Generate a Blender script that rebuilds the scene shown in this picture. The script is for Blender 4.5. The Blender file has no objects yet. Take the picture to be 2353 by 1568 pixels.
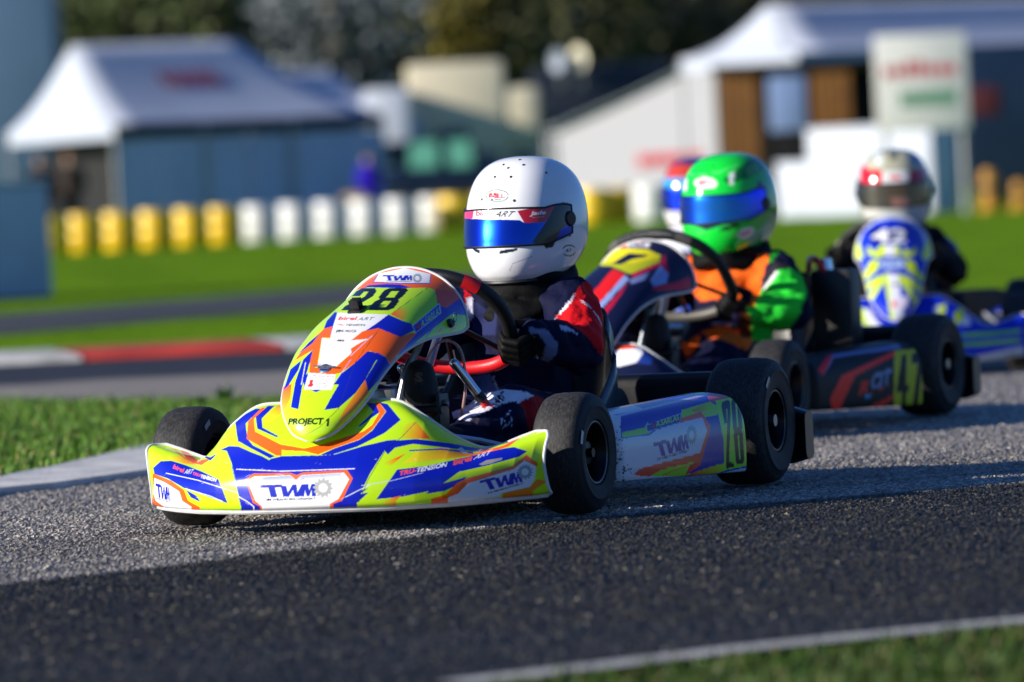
import bpy, bmesh, math, random
import numpy as np
from mathutils import Matrix, Vector, noise as mnoise

random.seed(7)
rng = np.random.default_rng(11)
S = bpy.context.scene
COL = S.collection

# ------------------------------------------------------------------ camera
# Photo pixels below are measured on a 2353 x 1568 view of the photograph.
PW, PH = 2353.0, 1568.0
CAM_H, CAM_PITCH, CAM_ROLL, CAM_F = 0.688, 0.025, 0.050, 14065.0
CX, CY = PW / 2, PH / 2
_fw = np.array([0, math.cos(CAM_PITCH), -math.sin(CAM_PITCH)])
_up = np.array([0, math.sin(CAM_PITCH), math.cos(CAM_PITCH)])
_rt = np.array([1.0, 0, 0])
CAM_O = np.array([0, 0, CAM_H])
CAM_R = math.cos(CAM_ROLL) * _rt - math.sin(CAM_ROLL) * _up
CAM_U = math.sin(CAM_ROLL) * _rt + math.cos(CAM_ROLL) * _up
CAM_Fw = _fw
cam_d = bpy.data.cameras.new('camera')
cam = bpy.data.objects.new('camera', cam_d)
COL.objects.link(cam)
cam.matrix_world = Matrix(((CAM_R[0], CAM_U[0], -_fw[0], 0), (CAM_R[1], CAM_U[1], -_fw[1], 0),
                           (CAM_R[2], CAM_U[2], -_fw[2], CAM_H), (0, 0, 0, 1)))
cam_d.sensor_width = 36
cam_d.lens = 36 * CAM_F / PW
cam_d.clip_end = 3000
cam_d.dof.use_dof = True
cam_d.dof.focus_distance = 13.1
cam_d.dof.aperture_fstop = 4.1
S.camera = cam

# ------------------------------------------------------------------ sky, sun, exposure
SUN_EL = math.radians(19)
SUN_AZ = math.radians(17)          # light travels towards +x, turned a little to +y
trav = Vector((math.cos(SUN_EL) * math.cos(SUN_AZ), math.cos(SUN_EL) * math.sin(SUN_AZ), -math.sin(SUN_EL)))
w = bpy.data.worlds.new('World')
S.world = w
w.use_nodes = True
wn = w.node_tree
sky = wn.nodes.new('ShaderNodeTexSky')
sky.sky_type = 'NISHITA'
sky.sun_disc = False
sky.sun_elevation = SUN_EL
sky.ozone_density = 5.0
sky.dust_density = 0.2
sky.sun_rotation = math.atan2(-trav.x, -trav.y)
bgn = wn.nodes['Background']
bgn.inputs['Strength'].default_value = 0.07
tint = wn.nodes.new('ShaderNodeMix'); tint.data_type = 'RGBA'; tint.blend_type = 'MULTIPLY'
tint.inputs['Factor'].default_value = 1; tint.inputs['B'].default_value = (0.58, 0.80, 1.18, 1)   # tint added to make the sky fill bluer and weaker
wn.links.new(sky.outputs[0], tint.inputs['A'])
wn.links.new(tint.outputs['Result'], bgn.inputs[0])
sl = bpy.data.lights.new('sun', 'SUN')
sl.energy = 5.0
sl.angle = math.radians(0.5)
sl.color = (1, 0.93, 0.82)
sun = bpy.data.objects.new('sun', sl)
COL.objects.link(sun)
sun.rotation_euler = trav.to_track_quat('-Z', 'Y').to_euler()
S.view_settings.view_transform = 'Standard'
S.view_settings.look = 'None'
S.view_settings.gamma = 1
S.view_settings.exposure = 0.55
S.cycles.use_denoising = True
S.cycles.max_bounces = 6
S.cycles.caustics_reflective = False
S.cycles.caustics_refractive = False
S.cycles.sample_clamp_indirect = 4
S.render.film_transparent = False


# ------------------------------------------------------------------ geometry of the view
def proj(P):
    d = np.asarray(P, float) - CAM_O
    z = d @ CAM_Fw
    return np.stack([CX + CAM_F * (d @ CAM_R) / z, CY - CAM_F * (d @ CAM_U) / z], -1)


def ray(u, v):
    return CAM_Fw + CAM_R * (u - CX) / CAM_F - CAM_U * (v - CY) / CAM_F


def gp(u, v, z=0.0):
    """point on the ground seen at this pixel"""
    d = ray(u, v)
    return CAM_O + d * (z - CAM_H) / d[2]


def wp(u, v, y):
    """point at distance y seen at this pixel"""
    d = ray(u, v)
    return CAM_O + d * y / d[1]


# ------------------------------------------------------------------ helpers
def srgb(h):
    c = np.array([(h >> 16) & 255, (h >> 8) & 255, h & 255]) / 255.0
    return np.where(c <= 0.04045, c / 12.92, ((c + 0.055) / 1.055) ** 2.4)


def tag(o, label, cat, group=None, kind=None):
    if label: o['label'] = label
    if cat: o['category'] = cat
    if group: o['group'] = group
    if kind: o['kind'] = kind
    return o


def empty(name, loc=(0, 0, 0), rz=0.0):
    o = bpy.data.objects.new(name, None)
    COL.objects.link(o)
    o.location = loc
    o.rotation_euler = (0, 0, rz)
    o.empty_display_size = 0.1
    return o


def make_mesh(name, V, F, smooth=True):
    V = np.asarray(V, np.float32)
    me = bpy.data.meshes.new(name)
    if isinstance(F, np.ndarray):
        n, k = F.shape
        me.vertices.add(len(V))
        me.vertices.foreach_set('co', V.ravel())
        me.loops.add(n * k)
        me.loops.foreach_set('vertex_index', F.astype(np.int32).ravel())
        me.polygons.add(n)
        me.polygons.foreach_set('loop_start', np.arange(0, n * k, k, dtype=np.int32))
        me.update(calc_edges=True)
    else:
        me.from_pydata([tuple(map(float, v)) for v in V], [], F)
        me.update()
    me.polygons.foreach_set('use_smooth', np.full(len(me.polygons), smooth))
    return me


def set_col(me, cols, name='Col'):
    """cols: n x 3 or n x 4, linear"""
    c = np.ones((len(me.vertices), 4), np.float32)
    c[:, :cols.shape[1]] = cols
    if cols.shape[1] == 3: c[:, 3] = 0
    a = me.color_attributes.new(name, 'FLOAT_COLOR', 'POINT')
    a.data.foreach_set('color', c.ravel())


def link(name, me, mat=None, parent=None, loc=None):
    o = bpy.data.objects.new(name, me)
    COL.objects.link(o)
    if mat is not None and len(me.materials) == 0: me.materials.append(mat)
    if parent is not None: o.parent = parent
    if loc is not None: o.location = loc
    return o


def mobj(name, V, F, mat, parent=None, smooth=True):
    return link(name, make_mesh(name, V, F, smooth), mat, parent)


def grid_faces(ny, nx, wrap_x=False, wrap_y=False):
    j, i = np.meshgrid(np.arange(ny if wrap_y else ny - 1), np.arange(nx if wrap_x else nx - 1), indexing='ij')
    j2, i2 = (j + 1) % ny, (i + 1) % nx
    return np.stack([j * nx + i, j * nx + i2, j2 * nx + i2, j2 * nx + i], -1).reshape(-1, 4)


class MB:
    """collects shapes into one mesh"""
    def __init__(s): s.V = []; s.F = []
    def add(s, V, F):
        n = len(s.V)
        s.V += [tuple(map(float, v)) for v in V]
        s.F += [tuple(int(i) + n for i in f) for f in F]
        return s
    def box(s, lo, hi, bev=0.0, M=None):
        bm = bmesh.new()
        bmesh.ops.create_cube(bm, size=1)
        lo, hi = np.array(lo, float), np.array(hi, float)
        for v in bm.verts:
            c = np.array(v.co[:]); v.co = Vector((lo + hi) / 2 + c * (hi - lo))
        if bev > 0:
            bmesh.ops.bevel(bm, geom=list(bm.edges), offset=bev, segments=2, affect='EDGES', profile=0.6)
        if M is not None: bmesh.ops.transform(bm, matrix=M, verts=bm.verts)
        bm.verts.index_update()
        s.add([v.co[:] for v in bm.verts], [[v.index for v in f.verts] for f in bm.faces])
        bm.free()
        return s
    def tube(s, pts, r, n=10, caps=True, closed=False):
        P = np.array(pts, float)
        m = len(P)
        R = np.broadcast_to(np.asarray(r, float), (m,))
        T = np.gradient(P, axis=0) if not closed else (np.roll(P, -1, 0) - np.roll(P, 1, 0))
        T /= np.linalg.norm(T, axis=1)[:, None] + 1e-12
        a = np.array([0, 0, 1.0]) if abs(T[0][2]) < 0.9 else np.array([1.0, 0, 0])
        N = np.cross(T[0], a); N /= np.linalg.norm(N)
        V = []
        for i in range(m):
            N = N - T[i] * (N @ T[i]); N /= np.linalg.norm(N) + 1e-12
            B = np.cross(T[i], N)
            for k in range(n):
                an = 2 * math.pi * k / n
                V.append(P[i] + R[i] * (math.cos(an) * N + math.sin(an) * B))
        F = [list(f) for f in grid_faces(m, n, True, closed)]
        if caps and not closed:
            F.append(list(range(n))[::-1]); F.append([(m - 1) * n + k for k in range(n)])
        return s.add(V, F)
    def lathe(s, prof, n=32, M=None, closed=False):
        """prof: (radius, axial) pairs, axis = y"""
        V = []
        for r, a in prof:
            for k in range(n):
                an = 2 * math.pi * k / n
                V.append((r * math.cos(an), a, r * math.sin(an)))
        if M is not None: V = [tuple(M @ Vector(v)) for v in V]
        return s.add(V, [list(f) for f in grid_faces(len(prof), n, True, closed)])
    def ball(s, c, r, sub=2):
        bm = bmesh.new()
        bmesh.ops.create_icosphere(bm, subdivisions=sub, radius=1)
        r = np.broadcast_to(np.asarray(r, float), (3,))
        bm.verts.index_update()
        s.add([np.array(c) + np.array(v.co[:]) * r for v in bm.verts], [[v.index for v in f.verts] for f in bm.faces])
        bm.free()
        return s
    def build(s, name, mat, parent=None, smooth=True, loc=None):
        me = make_mesh(name, s.V, s.F, smooth)
        if smooth:
            try: me.set_sharp_from_angle(angle=math.radians(38))
            except Exception: pass
        return link(name, me, mat, parent, loc)


def spline(pts, n):
    """Catmull-Rom through pts"""
    P = np.array(pts, float)
    Q = np.vstack([2 * P[0] - P[1], P, 2 * P[-1] - P[-2]])
    t = np.linspace(0, len(P) - 1 - 1e-9, n)
    i = t.astype(int); f = (t - i)[:, None]
    a, b, c, d = Q[i], Q[i + 1], Q[i + 2], Q[i + 3]
    return 0.5 * (2 * b + (c - a) * f + (2 * a - 5 * b + 4 * c - d) * f ** 2 + (3 * b - a - 3 * c + d) * f ** 3)


# ------------------------------------------------------------------ materials
MATS = {}


def mat(name, col=(0.5, 0.5, 0.5), rough=0.5, metal=0.0, attr=None, coat=0.0, bump=0.0, bscale=200.0, spec=0.5,
        noise=0.0, nscale=8.0, trans=0.0, metal_from_alpha=False, sub=0.0, sheen=0.0):
    if name in MATS: return MATS[name]
    m = bpy.data.materials.new(name)
    m.use_nodes = True
    nt = m.node_tree
    b = nt.nodes['Principled BSDF']
    if not isinstance(col, (tuple, list, np.ndarray)): col = srgb(col)
    b.inputs['Base Color'].default_value = (*[float(c) for c in col[:3]], 1)
    b.inputs['Roughness'].default_value = rough
    b.inputs['Metallic'].default_value = metal
    b.inputs['Specular IOR Level'].default_value = spec
    b.inputs['Coat Weight'].default_value = coat
    b.inputs['Coat Roughness'].default_value = 0.05
    b.inputs['Transmission Weight'].default_value = trans
    b.inputs['Sheen Weight'].default_value = sheen
    src = None
    if attr:
        a = nt.nodes.new('ShaderNodeVertexColor'); a.layer_name = attr
        src = a.outputs['Color']
        if metal_from_alpha: nt.links.new(a.outputs['Alpha'], b.inputs['Metallic'])
    tc = nt.nodes.new('ShaderNodeTexCoord')
    if noise > 0:
        n = nt.nodes.new('ShaderNodeTexNoise'); n.inputs['Scale'].default_value = nscale
        n.inputs['Detail'].default_value = 6
        nt.links.new(tc.outputs['Object'], n.inputs['Vector'])
        r = nt.nodes.new('ShaderNodeMapRange')
        r.inputs['From Min'].default_value = 0.3; r.inputs['From Max'].default_value = 0.7
        r.inputs['To Min'].default_value = 1 - noise; r.inputs['To Max'].default_value = 1 + noise * 0.6
        nt.links.new(n.outputs['Fac'], r.inputs['Value'])
        mx = nt.nodes.new('ShaderNodeMix'); mx.data_type = 'RGBA'; mx.blend_type = 'MULTIPLY'
        mx.inputs['Factor'].default_value = 1
        if src is None: mx.inputs['A'].default_value = b.inputs['Base Color'].default_value[:]
        else: nt.links.new(src, mx.inputs['A'])
        nt.links.new(r.outputs['Result'], mx.inputs['B'])
        src = mx.outputs['Result']
        r2 = nt.nodes.new('ShaderNodeMapRange')
        r2.inputs['To Min'].default_value = max(0, rough - 0.12); r2.inputs['To Max'].default_value = min(1, rough + 0.12)
        nt.links.new(n.outputs['Fac'], r2.inputs['Value'])
        nt.links.new(r2.outputs['Result'], b.inputs['Roughness'])
    if src is not None: nt.links.new(src, b.inputs['Base Color'])
    if bump > 0:
        n = nt.nodes.new('ShaderNodeTexNoise'); n.inputs['Scale'].default_value = bscale
        n.inputs['Detail'].default_value = 3
        nt.links.new(tc.outputs['Object'], n.inputs['Vector'])
        bp = nt.nodes.new('ShaderNodeBump'); bp.inputs['Strength'].default_value = bump
        bp.inputs['Distance'].default_value = 0.01
        nt.links.new(n.outputs['Fac'], bp.inputs['Height'])
        nt.links.new(bp.outputs['Normal'], b.inputs['Normal'])
    MATS[name] = m
    return m


M_rubber = mat('tyre rubber', 0x161617, 0.68, noise=0.6, nscale=22, bump=0.12, bscale=160)


def worn_rubber(m):
    """scrubbed, dusty tread on the slicks; the side walls stay black"""
    nt = m.node_tree; b = nt.nodes['Principled BSDF']
    tc = nt.nodes.new('ShaderNodeTexCoord'); sp = nt.nodes.new('ShaderNodeSeparateXYZ'); nt.links.new(tc.outputs['Object'], sp.inputs[0])
    cb_ = nt.nodes.new('ShaderNodeCombineXYZ'); nt.links.new(sp.outputs['X'], cb_.inputs['X']); nt.links.new(sp.outputs['Z'], cb_.inputs['Z'])
    ln = nt.nodes.new('ShaderNodeVectorMath'); ln.operation = 'LENGTH'; nt.links.new(cb_.outputs[0], ln.inputs[0])
    r = nt.nodes.new('ShaderNodeMapRange'); r.inputs['From Min'].default_value = 0.118; r.inputs['From Max'].default_value = 0.125
    nt.links.new(ln.outputs['Value'], r.inputs['Value'])
    mp = nt.nodes.new('ShaderNodeMapping'); mp.inputs['Scale'].default_value = (90, 260, 90); nt.links.new(tc.outputs['Object'], mp.inputs['Vector'])
    n = nt.nodes.new('ShaderNodeTexNoise'); n.inputs['Scale'].default_value = 1.0; n.inputs['Detail'].default_value = 5; nt.links.new(mp.outputs[0], n.inputs['Vector'])
    cr = nt.nodes.new('ShaderNodeMapRange'); cr.inputs['From Min'].default_value = 0.42; cr.inputs['From Max'].default_value = 0.72; nt.links.new(n.outputs['Fac'], cr.inputs['Value'])
    mu = nt.nodes.new('ShaderNodeMath'); mu.operation = 'MULTIPLY'; nt.links.new(r.outputs[0], mu.inputs[0]); nt.links.new(cr.outputs[0], mu.inputs[1])
    mx = nt.nodes.new('ShaderNodeMix'); mx.data_type = 'RGBA'; mx.inputs['A'].default_value = (.008, .008, .009, 1); mx.inputs['B'].default_value = (.045, .043, .040, 1)
    nt.links.new(mu.outputs[0], mx.inputs['Factor']); nt.links.new(mx.outputs['Result'], b.inputs['Base Color'])


worn_rubber(M_rubber)
M_rim = mat('black magnesium', 0x121214, 0.38, 0.6)
M_rimedge = mat('machined rim', 0x55585c, 0.3, 0.9)
M_black = mat('black plastic', 0x0d0d10, 0.45, bump=0.03, bscale=400)
M_bumper = mat('navy black bumper plastic', 0x0b0d14, 0.35, noise=0.2, nscale=20)
M_chrome = mat('chrome', 0xd8dade, 0.12, 1.0)
M_steel = mat('brushed steel', 0x9a9ea4, 0.3, 0.9)
M_white = mat('white moulding', 0xd8d8d8, 0.4, noise=0.12, nscale=25)
M_redgrip = mat('red leather grip', 0xe01822, 0.42, bump=0.1, bscale=500)
M_blackgrip = mat('black suede grip', 0x0a0a0b, 0.6, bump=0.12, bscale=700)
M_frame = mat('painted frame tube', 0x2a2c30, 0.3, 0.3, coat=0.3)
M_redframe = mat('red frame tube', 0xc01a1c, 0.3, 0.1, coat=0.4)
M_tray = mat('aluminium tray', 0x6a6d70, 0.4, 0.8)
M_paint = mat('printed livery film', attr='Col', rough=0.26, coat=0.3, bump=0.012, bscale=900)
M_paint_far = mat('printed livery film far', attr='Col', rough=0.45, spec=0.18)
M_shell = mat('helmet lacquer', attr='Col', rough=0.12, coat=0.6, metal_from_alpha=True)
M_visor = mat('visor', attr='Col', rough=0.2, metal_from_alpha=True, coat=0.5)
M_suit = mat('race suit cloth', attr='Col', rough=0.75, bump=0.5, bscale=38, spec=0.12)
M_glove = mat('glove cloth', attr='Col', rough=0.6, bump=0.15, bscale=500, spec=0.15)
M_boot = mat('boot suede', attr='Col', rough=0.7, bump=0.2, bscale=260)
M_seat = mat('fibreglass seat', 0x4a5560, 0.35, noise=0.15, nscale=30, coat=0.2)
M_hose = mat('clear fuel hose', 0xe2b4b0, 0.15, trans=0.55)
M_darkcloth = mat('black knit', 0x040405, 0.7, bump=0.2, bscale=300, spec=0.15)
M_mud = mat('mud', 0x1c1712, 0.9)

# ------------------------------------------------------------------ livery drawing
ZOOM = {'D': (0, 0, 1 / 1.0625), 'A': (340, 620, 2.306), 'F': (680, 620, 3.408), 'P': (1280, 860, 3.268),
        'H': (1100, 370, 2.9575), 'B': (860, 680, 3.563), 'G': (1420, 340, 2.6133), 'J': (1900, 340, 2.1183),
        'I': (1960, 380, 2.7037), 'W': (1300, 800, 5.8825), 'K': (1060, 960, 6.92), 'Q': (1420, 520, 3.921)}


def zp(z, pts):
    x0, y0, s = ZOOM[z]
    P = np.array(pts, float).reshape(-1, 2)
    if z == 'D': return P
    return (np.array([x0, y0]) + P / s) / 1.0625


def glyphs(text, shear=0.0, bold=0.0, spacing=1.0):
    """triangles of a line of text, unit cap height, starting at x=0"""
    key = (text, shear, bold, spacing)
    if key in glyphs.cache: return glyphs.cache[key]
    cu = bpy.data.curves.new('text', 'FONT')
    cu.body = text; cu.shear = shear; cu.offset = bold; cu.space_character = spacing
    cu.fill_mode = 'FRONT'; cu.resolution_u = 3
    o = bpy.data.objects.new('text', cu)
    COL.objects.link(o)
    dg = bpy.context.evaluated_depsgraph_get(); dg.update()
    me = o.evaluated_get(dg).to_mesh()
    me.calc_loop_triangles()
    V = np.array([v.co[:2] for v in me.vertices]) if len(me.vertices) else np.zeros((0, 2))
    T = np.array([t.vertices[:] for t in me.loop_triangles]) if len(me.loop_triangles) else np.zeros((0, 3), int)
    bpy.data.objects.remove(o); bpy.data.curves.remove(cu)
    if len(V):
        V[:, 0] -= V[:, 0].min(); V[:, 1] -= V[:, 1].min()
        V /= V[:, 1].max()
    glyphs.cache[key] = (V, T)
    return V, T
glyphs.cache = {}


class Canvas:
    SS = 2
    def __init__(s, x0, y0, x1, y1, base=0xffffff, a=0.0):
        s.o = np.array([x0, y0], float)
        s.w = int((x1 - x0) * s.SS); s.h = int((y1 - y0) * s.SS)
        s.im = np.zeros((s.h, s.w, 4), np.float32)
        s.im[..., :3] = srgb(base); s.im[..., 3] = a
    def _fill(s, P, col, a=0.0, mask_only=False):
        P = (np.asarray(P, float) - s.o) * s.SS
        x0, y0 = np.maximum(np.floor(P.min(0)).astype(int), 0)
        x1 = min(int(P[:, 0].max()) + 2, s.w); y1 = min(int(P[:, 1].max()) + 2, s.h)
        if x1 <= x0 or y1 <= y0: return None
        Y, X = np.mgrid[y0:y1, x0:x1] + 0.5
        ins = np.zeros(X.shape, bool)
        n = len(P)
        for i in range(n):
            ax, ay = P[i]; bx, by = P[(i + 1) % n]
            if ay == by: continue
            c = ((ay > Y) != (by > Y)) & (X < (bx - ax) * (Y - ay) / (by - ay) + ax)
            ins ^= c
        if mask_only: return ins, X, Y, (slice(y0, y1), slice(x0, x1))
        sub = s.im[y0:y1, x0:x1]
        sub[ins] = (*col, a)
    def poly(s, z, pts, col, a=0.0):
        s._fill(zp(z, pts), srgb(col), a)
    def grad(s, z, pts, c1, c2, p1, p2, a=0.0):
        r = s._fill(zp(z, pts), None, 0, True)
        if r is None: return
        ins, X, Y, sl = r
        q1 = (zp(z, [p1])[0] - s.o) * s.SS; q2 = (zp(z, [p2])[0] - s.o) * s.SS
        d = q2 - q1
        t = np.clip(((X - q1[0]) * d[0] + (Y - q1[1]) * d[1]) / (d @ d), 0, 1)[..., None]
        c = srgb(c1) * (1 - t) + srgb(c2) * t
        s.im[sl][ins] = np.concatenate([c, np.full(t.shape, a)], -1)[ins]
    def line(s, z, pts, wd, col, a=0.0):
        P = zp(z, pts)
        for p, q in zip(P[:-1], P[1:]):
            d = q - p; L = np.linalg.norm(d)
            if L < 1e-6: continue
            n = np.array([-d[1], d[0]]) / L * wd / 2
            s._fill([p - n, q - n, q + n, p + n], srgb(col), a)
    def ellipse(s, z, c, rx, ry, col, a=0.0, rot=0.0):
        t = np.linspace(0, 2 * math.pi, 40, endpoint=False)
        x, y = rx * np.cos(t), ry * np.sin(t)
        s.poly(z, np.stack([c[0] + x * math.cos(rot) - y * math.sin(rot), c[1] + x * math.sin(rot) + y * math.cos(rot)], -1), col, a)
    def gear(s, z, c, r, col, hole, n=14, sx=1.0):
        t = np.linspace(0, 2 * math.pi, n * 4, endpoint=False)
        rr = np.where((np.arange(n * 4) % 4) < 2, r, r * 0.8)
        s.poly(z, np.stack([c[0] + sx * rr * np.cos(t), c[1] + rr * np.sin(t)], -1), col)
        s.ellipse(z, c, r * 0.45 * sx, r * 0.45, hole)
    def text(s, z, txt, bl, br, tl, col, bold=0.0, shear=0.0, spacing=1.0, a=0.0):
        """text laid in the parallelogram bottom-left, bottom-right, top-left"""
        V, T = glyphs(txt, shear, bold, spacing)
        if not len(V): return
        P = zp(z, [bl, br, tl])
        wd = V[:, 0].max()
        Q = P[0] + (V[:, :1] / wd) * (P[1] - P[0]) + V[:, 1:2] * (P[2] - P[0])
        c = srgb(col)
        for t in T: s._fill(Q[t], c, a)
    def sample(s, uv):
        x = (uv[:, 0] - s.o[0]) * s.SS - 0.5; y = (uv[:, 1] - s.o[1]) * s.SS - 0.5
        x = np.clip(x, 0, s.w - 1.001); y = np.clip(y, 0, s.h - 1.001)
        xi, yi = x.astype(int), y.astype(int)
        fx, fy = (x - xi)[:, None], (y - yi)[:, None]
        im = s.im
        return ((im[yi, xi] * (1 - fx) + im[yi, xi + 1] * fx) * (1 - fy)
                + (im[yi + 1, xi] * (1 - fx) + im[yi + 1, xi + 1] * fx) * fy)


def world_of(parent, V):
    M = np.array(parent.matrix_local if parent.parent is None else parent.matrix_world)
    loc, rot = parent.location, parent.rotation_euler
    M = np.array(Matrix.LocRotScale(loc, rot, None))
    return V @ M[:3, :3].T + M[:3, 3]


def mesh_normals(me):
    n = np.zeros(len(me.vertices) * 3, np.float32)
    me.vertices.foreach_get('normal', n)
    return n.reshape(-1, 3)


def paint(me, parent, canvas, base=None, mirror=True, flip_normals=False):
    """print the drawing onto a mesh in its thing's frame; the side turned away takes the mirrored drawing"""
    V = np.zeros(len(me.vertices) * 3, np.float32); me.vertices.foreach_get('co', V); V = V.reshape(-1, 3).astype(float)
    W = world_of(parent, V)
    N = mesh_normals(me).astype(float)
    if flip_normals: N = -N
    cl = np.array(Matrix.LocRotScale(parent.location, parent.rotation_euler, None).inverted()) @ np.append(CAM_O, 1)
    face = ((cl[:3] - V) * N).sum(1) > 0
    c = canvas.sample(proj(W))
    if mirror:
        b = base if base is not None else canvas
        Vm = V * np.array([1, -1, 1]); Nm = N * np.array([1, -1, 1])
        cm = b.sample(proj(world_of(parent, Vm)))
        c = np.where(face[:, None], c, cm)
    elif base is not None:
        c = np.where(face[:, None], c, base.sample(proj(W)) if isinstance(base, Canvas) else np.append(srgb(base), 0)[None])
    set_col(me, c.astype(np.float32))
    return me


def blob(name, caps, voxel, smooth=4, wrinkle=0.0, wscale=14.0, ellips=()):
    """one continuous surface grown over tapered limbs (p0,r0,p1,r1) and ellipsoids (centre, radii)"""
    mb = MB()
    for p0, r0, p1, r1 in caps:
        bm = bmesh.new()
        for p, r in ((p0, r0), (p1, r1)):
            g = bmesh.ops.create_icosphere(bm, subdivisions=2, radius=r)
            bmesh.ops.translate(bm, verts=g['verts'], vec=Vector(p))
        h = bmesh.ops.convex_hull(bm, input=bm.verts)
        loose = [v for v in bm.verts if not v.link_faces]
        bmesh.ops.delete(bm, geom=list({e for e in h['geom_interior'] if isinstance(e, bmesh.types.BMVert)}), context='VERTS')
        bm.verts.index_update()
        mb.add([v.co[:] for v in bm.verts], [[v.index for v in f.verts] for f in bm.faces])
        bm.free()
    for c, r in ellips: mb.ball(c, r, 3)
    o = link(name, make_mesh(name, mb.V, mb.F))
    r = o.modifiers.new('r', 'REMESH'); r.mode = 'VOXEL'; r.voxel_size = voxel; r.use_smooth_shade = True
    sm = o.modifiers.new('s', 'SMOOTH'); sm.iterations = smooth; sm.factor = 0.5
    dg = bpy.context.evaluated_depsgraph_get(); dg.update()
    me = bpy.data.meshes.new_from_object(o.evaluated_get(dg))
    old = o.data
    bpy.data.objects.remove(o); bpy.data.meshes.remove(old)
    me.name = name
    if wrinkle > 0:
        V = np.zeros(len(me.vertices) * 3, np.float32); me.vertices.foreach_get('co', V); V = V.reshape(-1, 3)
        N = mesh_normals(me)
        d = np.array([abs(mnoise.noise(Vector(v) * wscale + Vector((3, 1, 7)))) * 2 - 0.5 + 0.6 * mnoise.noise(Vector(v) * wscale * 2.3) for v in V])
        V = V + N * (d * wrinkle)[:, None]
        me.vertices.foreach_set('co', V.astype(np.float32).ravel()); me.update()
    me.polygons.foreach_set('use_smooth', np.full(len(me.polygons), True))
    return me

# ================================================================== THE SETTING
def struct(o):
    o['kind'] = 'structure'
    return o


# grass shader: patchy greens
def grass_mat(name, c1, c2, c3, sc):
    m = bpy.data.materials.new(name); m.use_nodes = True
    nt = m.node_tree; b = nt.nodes['Principled BSDF']
    b.inputs['Roughness'].default_value = 0.9; b.inputs['Specular IOR Level'].default_value = 0.03
    tc = nt.nodes.new('ShaderNodeTexCoord')
    n1 = nt.nodes.new('ShaderNodeTexNoise'); n1.inputs['Scale'].default_value = sc; n1.inputs['Detail'].default_value = 8
    n2 = nt.nodes.new('ShaderNodeTexNoise'); n2.inputs['Scale'].default_value = sc * 14; n2.inputs['Detail'].default_value = 5
    for n in (n1, n2): nt.links.new(tc.outputs['Object'], n.inputs['Vector'])
    r = nt.nodes.new('ShaderNodeValToRGB')
    r.color_ramp.elements[0].position = 0.36; r.color_ramp.elements[0].color = (*c1, 1)
    r.color_ramp.elements[1].position = 0.62; r.color_ramp.elements[1].color = (*c2, 1)
    e = r.color_ramp.elements.new(0.78); e.color = (*c3, 1)
    nt.links.new(n1.outputs['Fac'], r.inputs['Fac'])
    mx = nt.nodes.new('ShaderNodeMix'); mx.data_type = 'RGBA'; mx.blend_type = 'OVERLAY'; mx.inputs['Factor'].default_value = 0.55
    nt.links.new(r.outputs['Color'], mx.inputs['A']); nt.links.new(n2.outputs['Fac'], mx.inputs['B'])
    nt.links.new(mx.outputs['Result'], b.inputs['Base Color'])
    bp = nt.nodes.new('ShaderNodeBump'); bp.inputs['Strength'].default_value = 0.9; bp.inputs['Distance'].default_value = 0.06
    nt.links.new(n2.outputs['Fac'], bp.inputs['Height']); nt.links.new(bp.outputs['Normal'], b.inputs['Normal'])
    return m


M_grass = grass_mat('mown grass', (0.085, 0.175, 0.003), (0.15, 0.29, 0.004), (0.21, 0.31, 0.012), 0.9)
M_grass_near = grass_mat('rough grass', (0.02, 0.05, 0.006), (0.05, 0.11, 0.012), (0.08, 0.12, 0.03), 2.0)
M_blade = mat('grass blade', attr='Col', rough=0.55, spec=0.3)
M_kerb_w = mat('white kerb paint', 0xc9c7c0, 0.7, noise=0.45, nscale=3)
M_kerb_r = mat('red kerb paint', 0xb8382a, 0.7, noise=0.5, nscale=3)
M_concrete = mat('pale concrete', 0xa9a8a6, 0.85, noise=0.3, nscale=9, bump=0.3, bscale=60)


def flat(name, pts, z, m, parent=None):
    bm = bmesh.new()
    vs = [bm.verts.new((p[0], p[1], z if len(p) < 3 else p[2])) for p in pts]
    f = bm.faces.new(vs)
    if f.normal.z < 0: f.normal_flip()
    bm.normal_update()
    if bm.faces[:][0].normal.z < 0: bmesh.ops.reverse_faces(bm, faces=bm.faces[:])
    bmesh.ops.triangulate(bm, faces=bm.faces[:])
    me = bpy.data.meshes.new(name); bm.to_mesh(me); bm.free()
    return link(name, me, m, parent)


struct(flat('ground', [(-900, -200), (900, -200), (900, 1500), (-900, 1500)], -0.03, M_grass))

# --- asphalt
SEAM = np.array([(-9, 5.5), (-1.6, 10.62), (-0.98, 11.4), (-0.05, 12.55), (0.5, 12.93), (1.2, 13.3), (2.0, 13.65), (9, 16.5)])


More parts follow.
